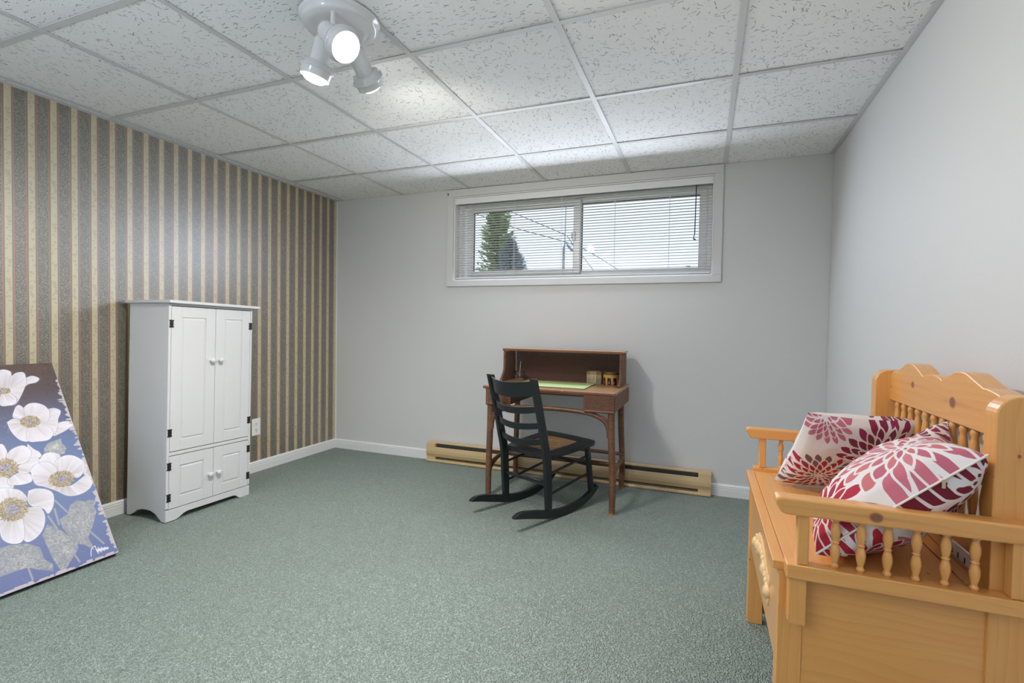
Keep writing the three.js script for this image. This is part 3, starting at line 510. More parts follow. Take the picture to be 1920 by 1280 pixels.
const wrapped = (base, bump = 0.0011, pitch = 0.006) => (L) => (t) => (typeof base === 'function' ? base(t) : base) + bump * Math.abs(Math.sin(Math.PI * t * L / pitch));
function wrappedRod(pts, base, perRing = 3, M2 = 10) {
  const c = new THREE.CatmullRomCurve3(pts.map((q) => new THREE.Vector3(...q)), false, 'catmullrom', 0.5), L = c.getLength();
  return sweep(c, wrapped(base)(L), Math.max(8, Math.round(L / 0.006 * perRing)), M2);
}
{
  const t = thing('wicker_desk', 'brown wicker writing desk with a shelf hutch standing under the window', 'desk', [2.145, 0, 0.38]);
  const FL = [1.77, 0.637], FR = [2.556, 0.637], RL = [1.758, 0.118], RR = [2.53, 0.118], yb = 0.603, yt = 0.694;
  for (const [x, z] of [FL, FR, RL, RR]) {
    const leg = part('leg', wrappedRod([[x, 0.012, z], [x, 0.2, z], [x - (x > 2 ? 0.012 : -0.006), 0.45, z], [x - (x > 2 ? 0.016 : -0.008), yt, z]], (q) => 0.0175 + 0.003 * q), M.reed, t);
    part('foot', rod([x, 0.0, z], [x, 0.016, z], 0.0155, 12, 0.0175), phys({ color: rgb('#b98149'), roughness: 0.5 }), leg, 'worn pale leg tip');
  }
  // top with moulded edge
  part('desk_top', [bx(1.737, 2.566, 0.697, 0.713, 0.1, 0.66, 0.003, 'x', 2), bx(1.745, 2.562, 0.688, 0.697, 0.108, 0.657, 0.002)], M.deskTopLit, t);
  part('edge_moulding', bx(1.735, 2.567, 0.6955, 0.7118, 0.6602, 0.6695, 0.004, 'x', 3), M.deskWood, t, 'reddish front moulding');
  // drawer boxes of weave on both sides, with corner rods
  for (const [a, b] of [[1.755, 1.915], [2.388, 2.559]]) {
    part('drawer_front', woven([a, yb, 0.6605], [1, 0, 0], [0, 1, 0], b - a, yt - yb - 0.003), M.wicker, t);
    part('drawer_frame', [rod([a, yb - 0.004, 0.657], [b, yb - 0.004, 0.657], 0.008), rod([a === 1.755 ? b : a, yb, 0.657], [a === 1.755 ? b : a, yt, 0.657], 0.007)], M.reed, t);
    const xi = a === 1.755 ? b - 0.006 : a + 0.006; part('drawer_side', bx(xi - 0.003, xi + 0.003, yb, yt, 0.15, 0.64, 0.001, 'z'), M.wickerShaded, t);
    part('drawer_bottom', bx(a, b, yb - 0.003, yb + 0.003, 0.15, 0.64, 0.001, 'z'), M.wickerShaded, t);
  }
  part('side_weave', woven([2.5635, yb - 0.004, 0.655], [0, 0, -1], [0, 1, 0], 0.54, yt - yb + 0.001), M.wicker, t);
  part('side_weave', woven([1.752, yb - 0.004, 0.13], [0, 0, 1], [0, 1, 0], 0.495, yt - yb - 0.002), M.wicker, t);
  part('apron', bx(1.915, 2.388, 0.668, 0.69, 0.56, 0.575, 0.002), M.deskWood, t);
  // bent rods: front arch, knee braces, side stretchers and rear cross rods
  const leftX = 1.776, rightX = 2.545, zf = 0.64;
  part('front_arch', wrappedRod([[leftX + 0.012, 0.44, zf], [leftX + 0.02, 0.5, zf], [leftX + 0.055, 0.55, zf], [leftX + 0.13, 0.58, zf], [2.0, 0.591, zf], [2.16, 0.594, zf], [2.3, 0.592, zf], [rightX - 0.13, 0.581, zf], [rightX - 0.055, 0.553, zf], [rightX - 0.022, 0.51, zf], [rightX - 0.012, 0.45, zf]], 0.0128, 2), M.reed, t);
  part('knee_brace', wrappedRod([[rightX - 0.06, 0.57, zf], [rightX - 0.035, 0.555, zf], [rightX - 0.012, 0.52, zf]], 0.007, 2), M.reed, t);
  part('knee_brace', wrappedRod([[leftX + 0.06, 0.568, zf], [leftX + 0.035, 0.553, zf], [leftX + 0.012, 0.52, zf]], 0.007, 2), M.reed, t);
  for (const [x, s] of [[1.766, 1], [2.543, -1]]) {
    part('side_stretcher', wrappedRod([[x, 0.205, 0.63], [x, 0.22, 0.48], [x, 0.225, 0.35], [x, 0.222, 0.22], [x - (x > 2 ? 0.008 : 0.004), 0.215, 0.125]], 0.0125, 2), M.reed, t);
    part('side_brace', wrappedRod([[x, 0.1, 0.63], [x, 0.15, 0.615], [x, 0.188, 0.575], [x, 0.212, 0.5]], 0.009, 2), M.reed, t);
    part('side_brace', wrappedRod([[x, 0.1, 0.128], [x, 0.15, 0.145], [x, 0.19, 0.18], [x, 0.212, 0.25]], 0.009, 2), M.reed, t);
  }
  part('rear_stretcher', wrappedRod([[1.765, 0.236, 0.125], [2.1, 0.24, 0.122], [2.53, 0.236, 0.125]], 0.011, 2), M.reed, t);
  part('cross_stretcher', wrappedRod([[1.768, 0.222, 0.36], [2.15, 0.226, 0.36], [2.54, 0.222, 0.36]], 0.011, 2), M.reed, t);
  // hutch: woven back and sides with a curved front edge, wooden top
  part('hutch_back', [...woven([1.75, 0.713, 0.112], [1, 0, 0], [0, 1, 0], 0.785, 0.208)], M.wickerShaded, t);
  part('hutch_top', bx(1.733, 2.551, 0.925, 0.938, 0.096, 0.336, 0.003, 'x', 2), M.deskTopLit, t);
  part('edge_moulding', bx(1.732, 2.552, 0.922, 0.9375, 0.3362, 0.342, 0.002), M.deskWood, t, 'reddish front moulding');
  const sideW = (x, nx) => {                                          // weave filling the curved side: rows end at the front edge
    const edge = (y) => y > 0.8 ? 0.325 : 0.325 + 0.055 * Math.pow((0.8 - y) / 0.087, 1.6), g = [];
    for (let y = 0.716, k = 0; y < 0.92; y += 0.0062, k++) { const z1 = edge(y), ns = Math.max(3, Math.round((z1 - 0.11) / 0.017)), pts = []; for (let i = 0; i <= ns * 2; i++) pts.push([x + (k % 2 ? 1 : -1) * Math.sin(i * Math.PI / 2) * 0.0022, y, 0.11 + (z1 - 0.11) * i / (ns * 2)]); g.push(sweep(pts, 0.0031, ns * 4, 5)); }
    for (let z = 0.12; z < 0.325; z += 0.017) g.push(rod([x, 0.713, z], [x, 0.922, z], 0.0017, 5)); return g;
  };
  part('hutch_side', sideW(1.744, -1), M.wicker, t); part('hutch_side', sideW(2.542, 1), M.wicker, t);
  for (const x of [1.744, 2.541]) part('hutch_post', wrappedRod([[x, 0.716, 0.392], [x, 0.73, 0.384], [x, 0.762, 0.35], [x, 0.795, 0.33], [x, 0.84, 0.327], [x, 0.922, 0.327]], 0.0085, 2), M.reed, t);
}
// ---------- things on the desk ----------
{
  const t = thing('desk_blotter', 'pale green flat desk pad lying on the wicker desk top', 'desk pad', [2.13, 0.713, 0.41]);
  part('board', bx(1.895, 2.366, 0.7132, 0.7162, 0.245, 0.572, 0.001), std({ color: rgb('#3c3f35'), roughness: 0.7 }), t);
  part('paper', bx(1.898, 2.363, 0.7162, 0.7178, 0.248, 0.5695, 0.0005), std({ color: rgb('#bccf92'), roughness: 0.55 }), t, 'pale green sheet');
}
{
  const t = thing('tin_box', 'cream embossed tin box on the desk beside the floral tin', 'tin', [2.347, 0.713, 0.2]);
  const c = canvasTexture(512, 256, (g, w, h) => { g.fillStyle = '#b9aa8a'; g.fillRect(0, 0, w, h); const R = rng(3); for (let i = 0; i < 900; i++) { g.strokeStyle = ['#8c7d60', '#d9cfb6', '#a3957a', '#6d6048'][i % 4]; g.lineWidth = 1.5 + R() * 2; const x = R() * w, y = h * 0.2 + R() * h * 0.8; g.beginPath(); g.moveTo(x, y); g.quadraticCurveTo(x + (R() - 0.5) * 30, y - 14, x + (R() - 0.5) * 16, y - R() * 46); g.stroke(); } g.fillStyle = '#8a7545'; for (let i = 0; i < 12; i++) { g.beginPath(); g.arc(20 + i * 43, h * 0.86, 7, 0, 7); g.fill(); } });
  const r = (n, a) => { const g = lathe(n, 8); g.rotateY(Math.PI / 8); g.scale(1, 1, 0.8); g.translate(2.347, a, 0.2); return toCreasedNormals(tidy(g), 0.6); };
  part('body', r([[0.0, 0], [0.05, 0], [0.053, 0.004], [0.053, 0.067]], 0.713), phys({ map: c, roughness: 0.5 }), t);
  part('lid', r([[0.0545, 0.064], [0.0545, 0.076], [0.05, 0.083], [0.03, 0.087], [0, 0.088]], 0.713), phys({ color: rgb('#8f7650'), roughness: 0.5 }), t, 'tan gold lid');
}
{
  const t = thing('tin_box', 'round gold and black tin with red flowers at the right end of the desk', 'tin', [2.458, 0.713, 0.2]);
  const c = canvasTexture(1024, 256, (g, w, h) => {
    g.fillStyle = '#c9a25a'; g.fillRect(0, 0, w, h); const R = rng(8);
    for (let i = 0; i < 8; i++) { g.fillStyle = '#231a22'; const x = i * 128; g.beginPath(); g.moveTo(x, 30); g.lineTo(x + 78, 30); g.quadraticCurveTo(x + 96, 150, x + 70, 256); g.lineTo(x + 8, 256); g.quadraticCurveTo(x + 20, 140, x, 40); g.fill(); for (let k = 0; k < 4; k++) { const cx = x + 22 + R() * 34, cy = 70 + k * 48; g.fillStyle = '#c24a34'; g.beginPath(); g.arc(cx, cy, 13, 0, 7); g.fill(); g.fillStyle = '#ecc08a'; g.beginPath(); g.arc(cx, cy, 5, 0, 7); g.fill(); } }
    g.strokeStyle = '#3a2a22'; g.lineWidth = 5; for (let i = 0; i < 8; i++) for (let k = 0; k < 4; k++) { const x = i * 128 + 84 + R() * 34, y = 60 + k * 50; g.beginPath(); g.moveTo(x, y); g.lineTo(x + 10 - R() * 20, y + 26); g.stroke(); }
  });
  const b = lathe([[0, 0], [0.05, 0], [0.0515, 0.003], [0.0515, 0.07]], 40); b.rotateY(2.05); b.translate(2.458, 0.713, 0.2); part('body', b, phys({ map: c, roughness: 0.3, metalness: 0.15 }), t);
  const l = lathe([[0.053, 0.067], [0.053, 0.082], [0.05, 0.087], [0.02, 0.089], [0, 0.089]], 40); l.translate(2.458, 0.713, 0.2); part('lid', l, phys({ color: rgb('#6d4f30'), roughness: 0.35, metalness: 0.3 }), t, 'brown gold lid');
}
{
  const t = thing('glass_vase', 'small scalloped clear glass vase at the left end of the desk', 'vase', [1.808, 0.713, 0.2]);
  const prof = [[0, 0], [0.024, 0], [0.026, 0.003], [0.023, 0.012], [0.025, 0.03], [0.032, 0.048], [0.042, 0.06], [0.0395, 0.06], [0.029, 0.047], [0.0215, 0.03], [0.0195, 0.012], [0, 0.01]];
  const g = mergeVertices(lathe(prof, 48)), p = g.attributes.position;
  for (let i = 0; i < p.count; i++) { const a = Math.atan2(p.getZ(i), p.getX(i)), r = Math.hypot(p.getX(i), p.getZ(i)), y = p.getY(i), f = 1 + 0.05 * Math.cos(8 * a) * Math.min(1, y / 0.04); if (r > 0.001) p.setXYZ(i, Math.cos(a) * r * f, y + (y > 0.055 ? 0.0018 * Math.cos(8 * a) : 0), Math.sin(a) * r * f); }
  g.computeVertexNormals(); g.translate(1.808, 0.7131, 0.2); part('bowl', g, phys({ color: 0xffffff, transmission: 1, thickness: 0.004, ior: 1.5, roughness: 0.03 }), t);
}
one('glass_stirrer', 'thin clear glass rod standing in the scalloped vase on the desk', 'rod', sweep([[1.806, 0.7245, 0.2], [1.811, 0.78, 0.2], [1.815, 0.835, 0.2], [1.8165, 0.842, 0.2]], (q) => 0.0024 + (q > 0.9 ? 0.002 : 0), 16, 8), phys({ color: rgb('#eef0f4'), roughness: 0.1, transmission: 0.6, thickness: 0.003 }), [1.806, 0.7245, 0.2]);

// ---------- black rocking chair with a caned seat ----------
{
  const th = 25 * Math.PI / 180, W = 0.355, O = [2.293 - Math.cos(th) * W / 2, 0, 0.761 - Math.sin(th) * W / 2];
  const t = thing('rocking_chair', 'black painted ladder-back rocking chair with a caned seat facing the desk', 'rocking chair', O);
  t.rotation.y = -th; const B = M.blackPaint, hw = W / 2;                // local: -z forward, x right
  const Q = (x, s, y) => [x, y, -s];
  for (const e of [-1, 1]) {
    const x = e * (hw), bot = smooth([[-0.395, 0.079], [-0.3, 0.058], [-0.22, 0.038], [-0.117, 0.014], [0.013, 0.0005], [0.15, 0.0135], [0.26, 0.05], [0.335, 0.1]], 40), top = smooth([[0.31, 0.121], [0.24, 0.084], [0.15, 0.056], [0.013, 0.046], [-0.117, 0.06], [-0.22, 0.083], [-0.31, 0.1], [-0.36, 0.101], [-0.395, 0.086]], 40);
    local('rocker', slabZY([...bot, ...top].map((q) => [-q[0], q[1]]).reverse(), x - 0.013, x + 0.013, 0.003), B, t);
    // rear post: straight leg below the seat, leaning back above it
    const post = [[-0.118, 0.058], [-0.127, 0.2], [-0.138, 0.345], [-0.163, 0.45], [-0.195, 0.58], [-0.228, 0.7], [-0.258, 0.806]];
    const pw = [0.02, 0.024, 0.025, 0.0245, 0.023, 0.0225, 0.022], fwd = smooth(post.map((q, i) => [q[0] + pw[i], q[1] + (i === 6 ? -0.004 : 0)]), 40), aft = smooth(post.map((q, i) => [q[0] - pw[i], q[1]]), 40).reverse();
    const xi = e * (hw - 0.002); local('back_post', slabZY([...fwd, ...aft].map((q) => [-q[0], q[1]]).reverse(), xi - 0.0125, xi + 0.0125, 0.004, 'y'), B, t);
    local('front_leg', bar(Q(x, 0.268, 0.09), Q(e * (hw + 0.004), 0.213, 0.385), 0.03, 0.03, [1, 0, 0], 0.007), B, t);
    local('side_stretcher', rod(Q(x, -0.12, 0.262), Q(x, 0.234, 0.312), 0.0075, 10), B, t);
    local('side_stretcher', rod(Q(x, -0.115, 0.146), Q(x, 0.255, 0.205), 0.0075, 10), B, t);
  }
  local('rear_stretcher', rod(Q(-hw, -0.125, 0.2), Q(hw, -0.125, 0.2), 0.009, 10), B, t);
  local('front_stretcher', rod(Q(-hw, 0.245, 0.25), Q(hw, 0.245, 0.25), 0.009, 10), B, t);
  // curved ladder slats
  const lean = (y) => -0.138 - (y - 0.345) * 0.262;
  for (const [y0, y1, bow] of [[0.712, 0.797, 0.048], [0.618, 0.655, 0.046], [0.527, 0.563, 0.044], [0.434, 0.47, 0.042]]) {
    const n = 16, pos = [], idx = [], half = hw - 0.006;
    for (let i = 0; i <= n; i++) { const q = i / n * 2 - 1, c = bow * (1 - q * q), crown = 0.004 * (1 - q * q); for (const [yy, f] of [[y0, 1], [y1 - 0.004 + crown, 1], [y1 - 0.004 + crown, -1], [y0, -1]]) { const s = lean(yy) - c + f * 0.0065; pos.push(q * half, yy - 0.019 * (1 - q * q), -s); } }
    for (let i = 0; i < n; i++) for (let k = 0; k < 4; k++) { const a = i * 4 + k, b = i * 4 + (k + 1) % 4; idx.push(a, a + 4, b, b, a + 4, b + 4); }
    for (const e of [0, n]) { const a = e * 4; e ? idx.push(a, a + 1, a + 2, a, a + 2, a + 3) : idx.push(a, a + 2, a + 1, a, a + 3, a + 2); }
    const g = new THREE.BufferGeometry(); g.setAttribute('position', new THREE.Float32BufferAttribute(pos, 3)); g.setIndex(idx); local('ladder_slat', toCreasedNormals(g, 0.7), B, t);
  }
  // seat frame (tilts back a little) with rounded outline and opening
  const seat = new THREE.Group(); 
  const outer = smooth([[-hw + 0.014, -0.135], [-hw - 0.018, -0.02], [-hw - 0.03, 0.2], [-hw - 0.026, 0.262], [-hw + 0.01, 0.284], [0, 0.29], [hw - 0.01, 0.284], [hw + 0.026, 0.262], [hw + 0.03, 0.2], [hw + 0.018, -0.02], [hw - 0.014, -0.135]], 90), hole = smooth([[-hw + 0.072, -0.06], [-hw + 0.05, -0.02], [-hw + 0.044, 0.16], [-hw + 0.06, 0.205], [0, 0.212], [hw - 0.06, 0.205], [hw - 0.044, 0.16], [hw - 0.05, -0.02], [hw - 0.072, -0.06], [0, -0.064]], 70, true);
  const s = new THREE.Shape(outer.map((q) => new THREE.Vector2(...q))); s.holes.push(new THREE.Path(hole.map((q) => new THREE.Vector2(...q))));
  const sg = new THREE.ExtrudeGeometry(s, { depth: 0.015, bevelEnabled: true, bevelThickness: 0.005, bevelSize: 0.005, bevelOffset: -0.005, bevelSegments: 3 });
  const tilt = new THREE.Matrix4().makeRotationX(-Math.PI / 2 + 0.078).setPosition(0, 0.358, 0.0); sg.applyMatrix4(tilt);
  const seatMesh = local('seat', sg, B, t);
  // cane: six-way weave of thin strips
  const cane = [], inside = (x, y) => { let c = false; for (let i = 0, j = hole.length - 1; i < hole.length; j = i++) { const a = hole[i], b = hole[j]; if ((a[1] > y) !== (b[1] > y) && x < (b[0] - a[0]) * (y - a[1]) / (b[1] - a[1]) + a[0]) c = !c; } return c; };
  const strip = (ox, oy, dx, dy, w, z) => { let a = null; const step = 0.004, run = (A, Bq) => { const L = Math.hypot(Bq[0] - A[0], Bq[1] - A[1]); if (L < 0.006) return; const g = new THREE.BoxGeometry(L, w, 0.0009); g.rotateZ(Math.atan2(dy, dx)); g.translate((A[0] + Bq[0]) / 2, (A[1] + Bq[1]) / 2, z); cane.push(g.applyMatrix4(tilt)); }; let last = null; for (let q = -0.5; q < 0.5; q += step) { const p = [ox + dx * q, oy + dy * q]; if (inside(...p)) { if (!a) a = [ox + dx * (q - 0.004), oy + dy * (q - 0.004)]; last = [ox + dx * (q + 0.004), oy + dy * (q + 0.004)]; } else if (a) { run(a, last); a = null; } } };
  for (let k = -12; k <= 12; k++) for (const o of [-0.0018, 0.0018]) { strip(k * 0.0172 + o, 0.075, 0, 1, 0.0017, 0.0125); strip(0, 0.075 + k * 0.0172 + o, 1, 0, 0.0017, 0.0136); }
  for (let k = -20; k <= 20; k++) { strip(k * 0.0172 + 0.0086, 0.075, 0.7071, 0.7071, 0.0017, 0.0146); strip(k * 0.0172 + 0.0086, 0.075, -0.7071, 0.7071, 0.0017, 0.0154); }
  const cm = local('cane_panel', cane, M.cane, seatMesh, 'woven tan cane'); cm.userData.kind = 'stuff';
}

// ---------- pine bench ----------
{
  const t = thing('pine_bench', 'knotty pine bench with turned spindles and a scalloped backrest by the right wall', 'bench', [3.45, 0, 1.862]), P = M.pine;
  const zn = 2.262, zf = 1.462, sy = 0.555;                          // near and far end of the seat box
  // turned spindle, from y0 to y1
  const spindle = (x, y0, y1, z, r) => { const q = [[0.55, 0], [0.75, 0.03], [0.85, 0.06], [0.62, 0.09], [0.55, 0.12], [0.8, 0.2], [1, 0.3], [0.95, 0.38], [0.7, 0.46], [0.58, 0.49], [0.8, 0.505], [0.8, 0.525], [0.58, 0.54], [0.72, 0.58], [1, 0.7], [0.95, 0.78], [0.7, 0.88], [0.58, 0.91], [0.85, 0.935], [0.85, 0.965], [0.6, 0.985], [0.6, 1]]; const g = lathe(q.map((p) => [p[0] * r, y0 + p[1] * (y1 - y0)]), 14); g.translate(x, 0, z); const uv = g.attributes.uv; for (let i = 0; i < uv.count; i++) uv.setXY(i, uv.getY(i) * (y1 - y0) + x, uv.getX(i) * 0.04 + z); return g; };
  // seat: front strip, lid and back strip
  part('seat_lid', bx(3.222, 3.557, sy - 0.02, sy, zf + 0.02, zn - 0.022, 0.0015, 'z'), P, t);
  part('seat_frame', [bx(3.195, 3.2213, sy - 0.02, sy, zf, zn, 0.002, 'z'), bx(3.2205, 3.558, sy - 0.02, sy, zn - 0.0205, zn, 0.0015), bx(3.2205, 3.558, sy - 0.02, sy, zf, zf + 0.0185, 0.0015), bx(3.5605, 3.59, sy - 0.02, sy, zf, zn - 0.048, 0.0015, 'z'), bx(3.593, 3.62, sy - 0.02, sy, zf, zn - 0.048, 0.0015, 'z')], P, t);
  // box: front apron, end panels, stiles, legs
  part('front_apron', bx(3.213, 3.231, 0.288, sy - 0.02, zf + 0.05, zn - 0.05, 0.002, 'z'), P, t);
  for (const [za, zb, e] of [[zn - 0.05, zn - 0.004, 1], [zf + 0.004, zf + 0.05, -1]]) part('front_leg', bx(3.208, 3.259, 0, sy - 0.02, za, zb, 0.003, 'y'), P, t);
  part('end_panel', bx(3.259, 3.585, 0.03, sy - 0.02, zn - 0.024, zn - 0.008, 0.001), P, t); part('end_panel', bx(3.259, 3.585, 0.03, sy - 0.02, zf + 0.008, zf + 0.024, 0.001), P, t);
  part('bottom_board', bx(3.232, 3.6, 0.29, 0.304, zf + 0.024, zn - 0.024, 0.001, 'z'), P, t);
  part('rear_panel', bx(3.6, 3.614, 0.29, sy - 0.02, zf + 0.046, zn - 0.05, 0.001, 'z'), P, t);
  // carved garland on the apron
  { const g = [], R = rng(9); for (let i = 0; i < 17; i++) { const q = i / 16 - 0.5, z = 1.9 + q * 0.33, y = 0.412 + 0.018 * Math.cos(q * 6) - 0.01 * Math.abs(q); const b = new THREE.SphereGeometry(0.011 + (i % 4 === 0 ? 0.007 : 0), 10, 8); b.scale(0.8, 1, 1); b.translate(3.211, y, z); g.push(b); for (const s of [-1, 1]) { const l = new THREE.SphereGeometry(0.009, 8, 6); l.scale(0.45, 0.6, 1.7); l.rotateX(s * (0.7 + q)); l.translate(3.2115, y + s * (0.02 + R() * 0.01), z + (R() - 0.5) * 0.012); g.push(l); } } part('carved_garland', g, phys({ color: rgb('#e8c592'), roughness: 0.35 }), t, 'pale carved flower garland'); }
  // arms: shelf on the seat box, post with tail below, armrest, spindles
  for (const e of [1, -1]) {
    const z0 = e > 0 ? zn + 0.001 : zf - 0.039, z1 = z0 + 0.038, zc = (z0 + z1) / 2;
    part('arm_shelf', bx(3.218, 3.622, 0.535, 0.567, z0, z1, 0.003), P, t);
    part('arm_post', [bx(3.238, 3.261, 0.567, 0.678, zc - 0.014, zc + 0.014, 0.003, 'y')], P, t);
    part('arm_bracket', slabXY([[3.224, 0.438], [3.23, 0.432], [3.259, 0.432], [3.259, 0.535], [3.224, 0.535]], e > 0 ? z0 : z1 - 0.03, e > 0 ? z0 + 0.03 : z1, 0.002, 'y'), P, t);
    part('arm_post', bx(3.601, 3.621, 0.567, 0.678, zc - 0.014, zc + 0.014, 0.003, 'y'), P, t);
    const A = [...smooth([[3.216, 0.676], [3.208, 0.678], [3.202, 0.684], [3.194, 0.698], [3.193, 0.706], [3.196, 0.711], [3.204, 0.713]], 18), [3.66, 0.713], [3.66, 0.676]]; const rest = slabXY(A, zc - 0.022, zc + 0.022, 0.004); part('armrest', e > 0 ? knotAt(rest, 1, [3.378, 0.694, zc], 2, 0) : rest, P, t);
    for (const x of [3.312, 3.359, 3.406, 3.455, 3.503, 3.55]) part('arm_spindle', spindle(x, 0.567, 0.677, zc, 0.0095), P, t);
  }
  // backrest
  for (const e of [1, -1]) { const z0 = e > 0 ? zn - 0.046 : zf, z1 = z0 + 0.046; part('back_post', slabXY([[3.582, 0], [3.7, 0], [3.7, 0.955], ...Array.from({ length: 9 }, (_, i) => { const a = i / 8 * Math.PI / 2; return [3.624 - 0.042 * Math.sin(a), 0.913 + 0.042 * Math.cos(a)]; })], z0, z1, 0.003, 'y'), P, t); }
  const crest = smooth([[1.508, 0.936], [1.53, 0.951], [1.55, 0.956]], 8).concat(smooth([[1.565, 0.955], [1.6, 0.966], [1.645, 0.984], [1.685, 0.987], [1.725, 0.978], [1.775, 0.957]], 22), smooth([[1.79, 0.96], [1.84, 0.966], [1.885, 0.961]], 8), smooth([[1.898, 0.956], [1.945, 0.973], [1.985, 0.985], [2.025, 0.984], [2.065, 0.972], [2.11, 0.957]], 22), smooth([[2.125, 0.957], [2.16, 0.952], [2.19, 0.944], [2.214, 0.934]], 8));
  part('crest_board', knotAt(slabZY([[1.508, 0.856], ...crest, [2.214, 0.856]].reverse(), 3.622, 3.668, 0.0025), 0, [3.622, 0.905, 1.965], 0, 2), P, t);
  part('back_rail', bx(3.618, 3.648, 0.572, 0.622, 1.508, 2.214, 0.003, 'z'), P, t);
  for (let i = 0; i < 12; i++) part('back_spindle', spindle(3.633, 0.622, 0.857, 1.556 + i * 0.0555, 0.0105), P, t);
}
{ const t = thing('slotted_strip', 'short white strip with dark slots lying at the back of the bench seat', 'strip', [3.603, 0.556, 2.09]);
  part('body', bx(3.597, 3.612, 0.556, 0.576, 2.03, 2.155, 0.002, 'z'), M.vinyl, t);
  for (const z of [2.06, 2.09, 2.122]) part('slot', bx(3.5962, 3.5975, 0.56, 0.572, z - 0.0025, z + 0.0025, 0), M.black, t); }
// ---------- pillows ----------
// dahlia print: rings of pointed petals round a white eye
function dahlia(g, x, y, R0, colors, rings, seed, squash = 1) {
  const R = rng(seed); g.save(); g.translate(x, y); g.scale(1, squash);
  for (let k = rings; k >= 1; k--) { const n = 6 + k * 3, r1 = R0 * k / rings, r0 = R0 * Math.max(0.07, (k - 2) / rings), off = (k % 2) * Math.PI / n;
    for (let i = 0; i < n; i++) { const a = i / n * Math.PI * 2 + off + (R() - 0.5) * 0.06, w = Math.PI / n, p = (r, b) => [Math.cos(b) * r, Math.sin(b) * r]; g.fillStyle = colors[(R() * colors.length) | 0]; g.beginPath(); g.moveTo(...p(r0, a)); g.bezierCurveTo(...p(r0 + (r1 - r0) * 0.5, a - w * 1.2), ...p(r0 + (r1 - r0) * 0.8, a - w * 0.8), ...p(r1, a)); g.bezierCurveTo(...p(r0 + (r1 - r0) * 0.8, a + w * 0.8), ...p(r0 + (r1 - r0) * 0.5, a + w * 1.2), ...p(r0, a)); g.lineWidth = R0 * 0.032; g.strokeStyle = '#f0e8e6'; g.fill(); g.stroke(); } }
  g.restore();
}
const RED = ['#b4213c', '#be2238', '#a82848', '#b92034'], WINE = ['#94204a', '#862348', '#9c2656', '#83344a'], ROSE = ['#c86e8a', '#c07a94', '#cf768a'], SALMON = ['#cc6e80', '#d2767c', '#c4667c', '#d4808a'], DARK = ['#76122c', '#801430', '#6e1632'], GREYED = ['#b02440', '#b82844', '#7d5a64', '#a42a48', '#785c66', '#b2223c'];
const cloth = (g, w, h) => { g.fillStyle = '#efe7e4'; g.fillRect(0, 0, w, h); };
const print = (list) => canvasTexture(1024, 1024, (g, w, h) => { cloth(g, w, h); for (const [u, v, r, c, n, s] of list) dahlia(g, u * w, (1 - v) * h, r * w, c, n, s); });
const weave = per(gray((() => { const n = 128, h = new Float32Array(n * n); for (let j = 0; j < n; j++) for (let i = 0; i < n; i++) h[j * n + i] = ((i >> 1) + (j >> 1)) % 2 ? 1 : 0.4; return h; })(), 128, 128), 0.05, 0.05);
function pillow(label, center, ex, ey, size, thick, front, back, seed, zip, lift = 0) {
  const t = thing('throw_pillow', label, 'pillow', center, null), X = new THREE.Vector3(...ex).normalize(), Y = new THREE.Vector3(...ey); Y.addScaledVector(X, -Y.dot(X)).normalize(); const Z = X.clone().cross(Y), N = 44;
  const side = (sgn) => {
    const pos = [], uv = [], idx = [];
    for (let j = 0; j <= N; j++) for (let i = 0; i <= N; i++) {
      const a = i / N * 2 - 1, b = j / N * 2 - 1, pinch = 1 - 0.075 * (1 - Math.pow(Math.abs(b), 2.0)), pinch2 = 1 - 0.075 * (1 - Math.pow(Math.abs(a), 2.0));
      const x = a * pinch, y = b * pinch2, f = Math.pow(Math.max(0, (1 - a * a) * (1 - b * b)), 0.42), e = Math.max(0, 1 - Math.hypot(1 - Math.abs(a), 1 - Math.abs(b)) * 2.2);
      const wr = (fbm(a * 0.5 + 0.5, b * 0.5 + 0.5, 4, 4, seed + (sgn > 0 ? 0 : 9), 3) - 0.5) * 0.022 * f + 0.004 * Math.sin((a * b) * 9 + seed) * f + 0.003 * Math.sin(18 * (a - b)) * e;
      const z = sgn * (f * thick / 2 + wr * Math.min(1, f * 3));
      const p = X.clone().multiplyScalar(x * size / 2).addScaledVector(Y, y * size / 2).addScaledVector(Z, z); if (lift) { const q = Math.max(0, a) * Math.max(0, b); p.y += lift * q * q; } pos.push(p.x, p.y, p.z); uv.push(i / N, j / N);
    }
    for (let j = 0; j < N; j++) for (let i = 0; i < N; i++) { const a = j * (N + 1) + i, b = a + 1, c = a + N + 1, d = c + 1; sgn > 0 ? idx.push(a, b, d, a, d, c) : idx.push(a, d, b, a, c, d); }
    const g = new THREE.BufferGeometry(); g.setAttribute('position', new THREE.Float32BufferAttribute(pos, 3)); g.setAttribute('uv', new THREE.Float32BufferAttribute(uv, 2)); g.setIndex(idx); g.computeVertexNormals(); return g;
  };
  const mat = (map) => phys({ map, roughness: 0.75, sheen: 0.2, bumpMap: weave, bumpScale: 0.0003 });
  local('front_cover', side(1), mat(front), t); local('back_cover', side(-1), mat(back), t);
  if (zip) { const c = (q) => X.clone().multiplyScalar(q * size / 2).addScaledVector(Y, -size / 2 * (1 - 0.075 * (1 - q * q)) - 0.002).toArray(); local('seam', sweep([-1, -0.6, -0.2, 0.2, 0.6, 1].map(c), 0.0025, 30, 5), std({ color: rgb('#e9e0da'), roughness: 0.8 }), t); const z = c(0.55); local('zip_pull', place(new RoundedBoxGeometry(0.006, 0.018, 0.003, 1, 0.001), z[0] - 0.003, z[1] - 0.01, z[2] + 0.004), phys({ color: rgb('#cdbfa0'), roughness: 0.3, metalness: 0.6 }), t); }
  return t;
}
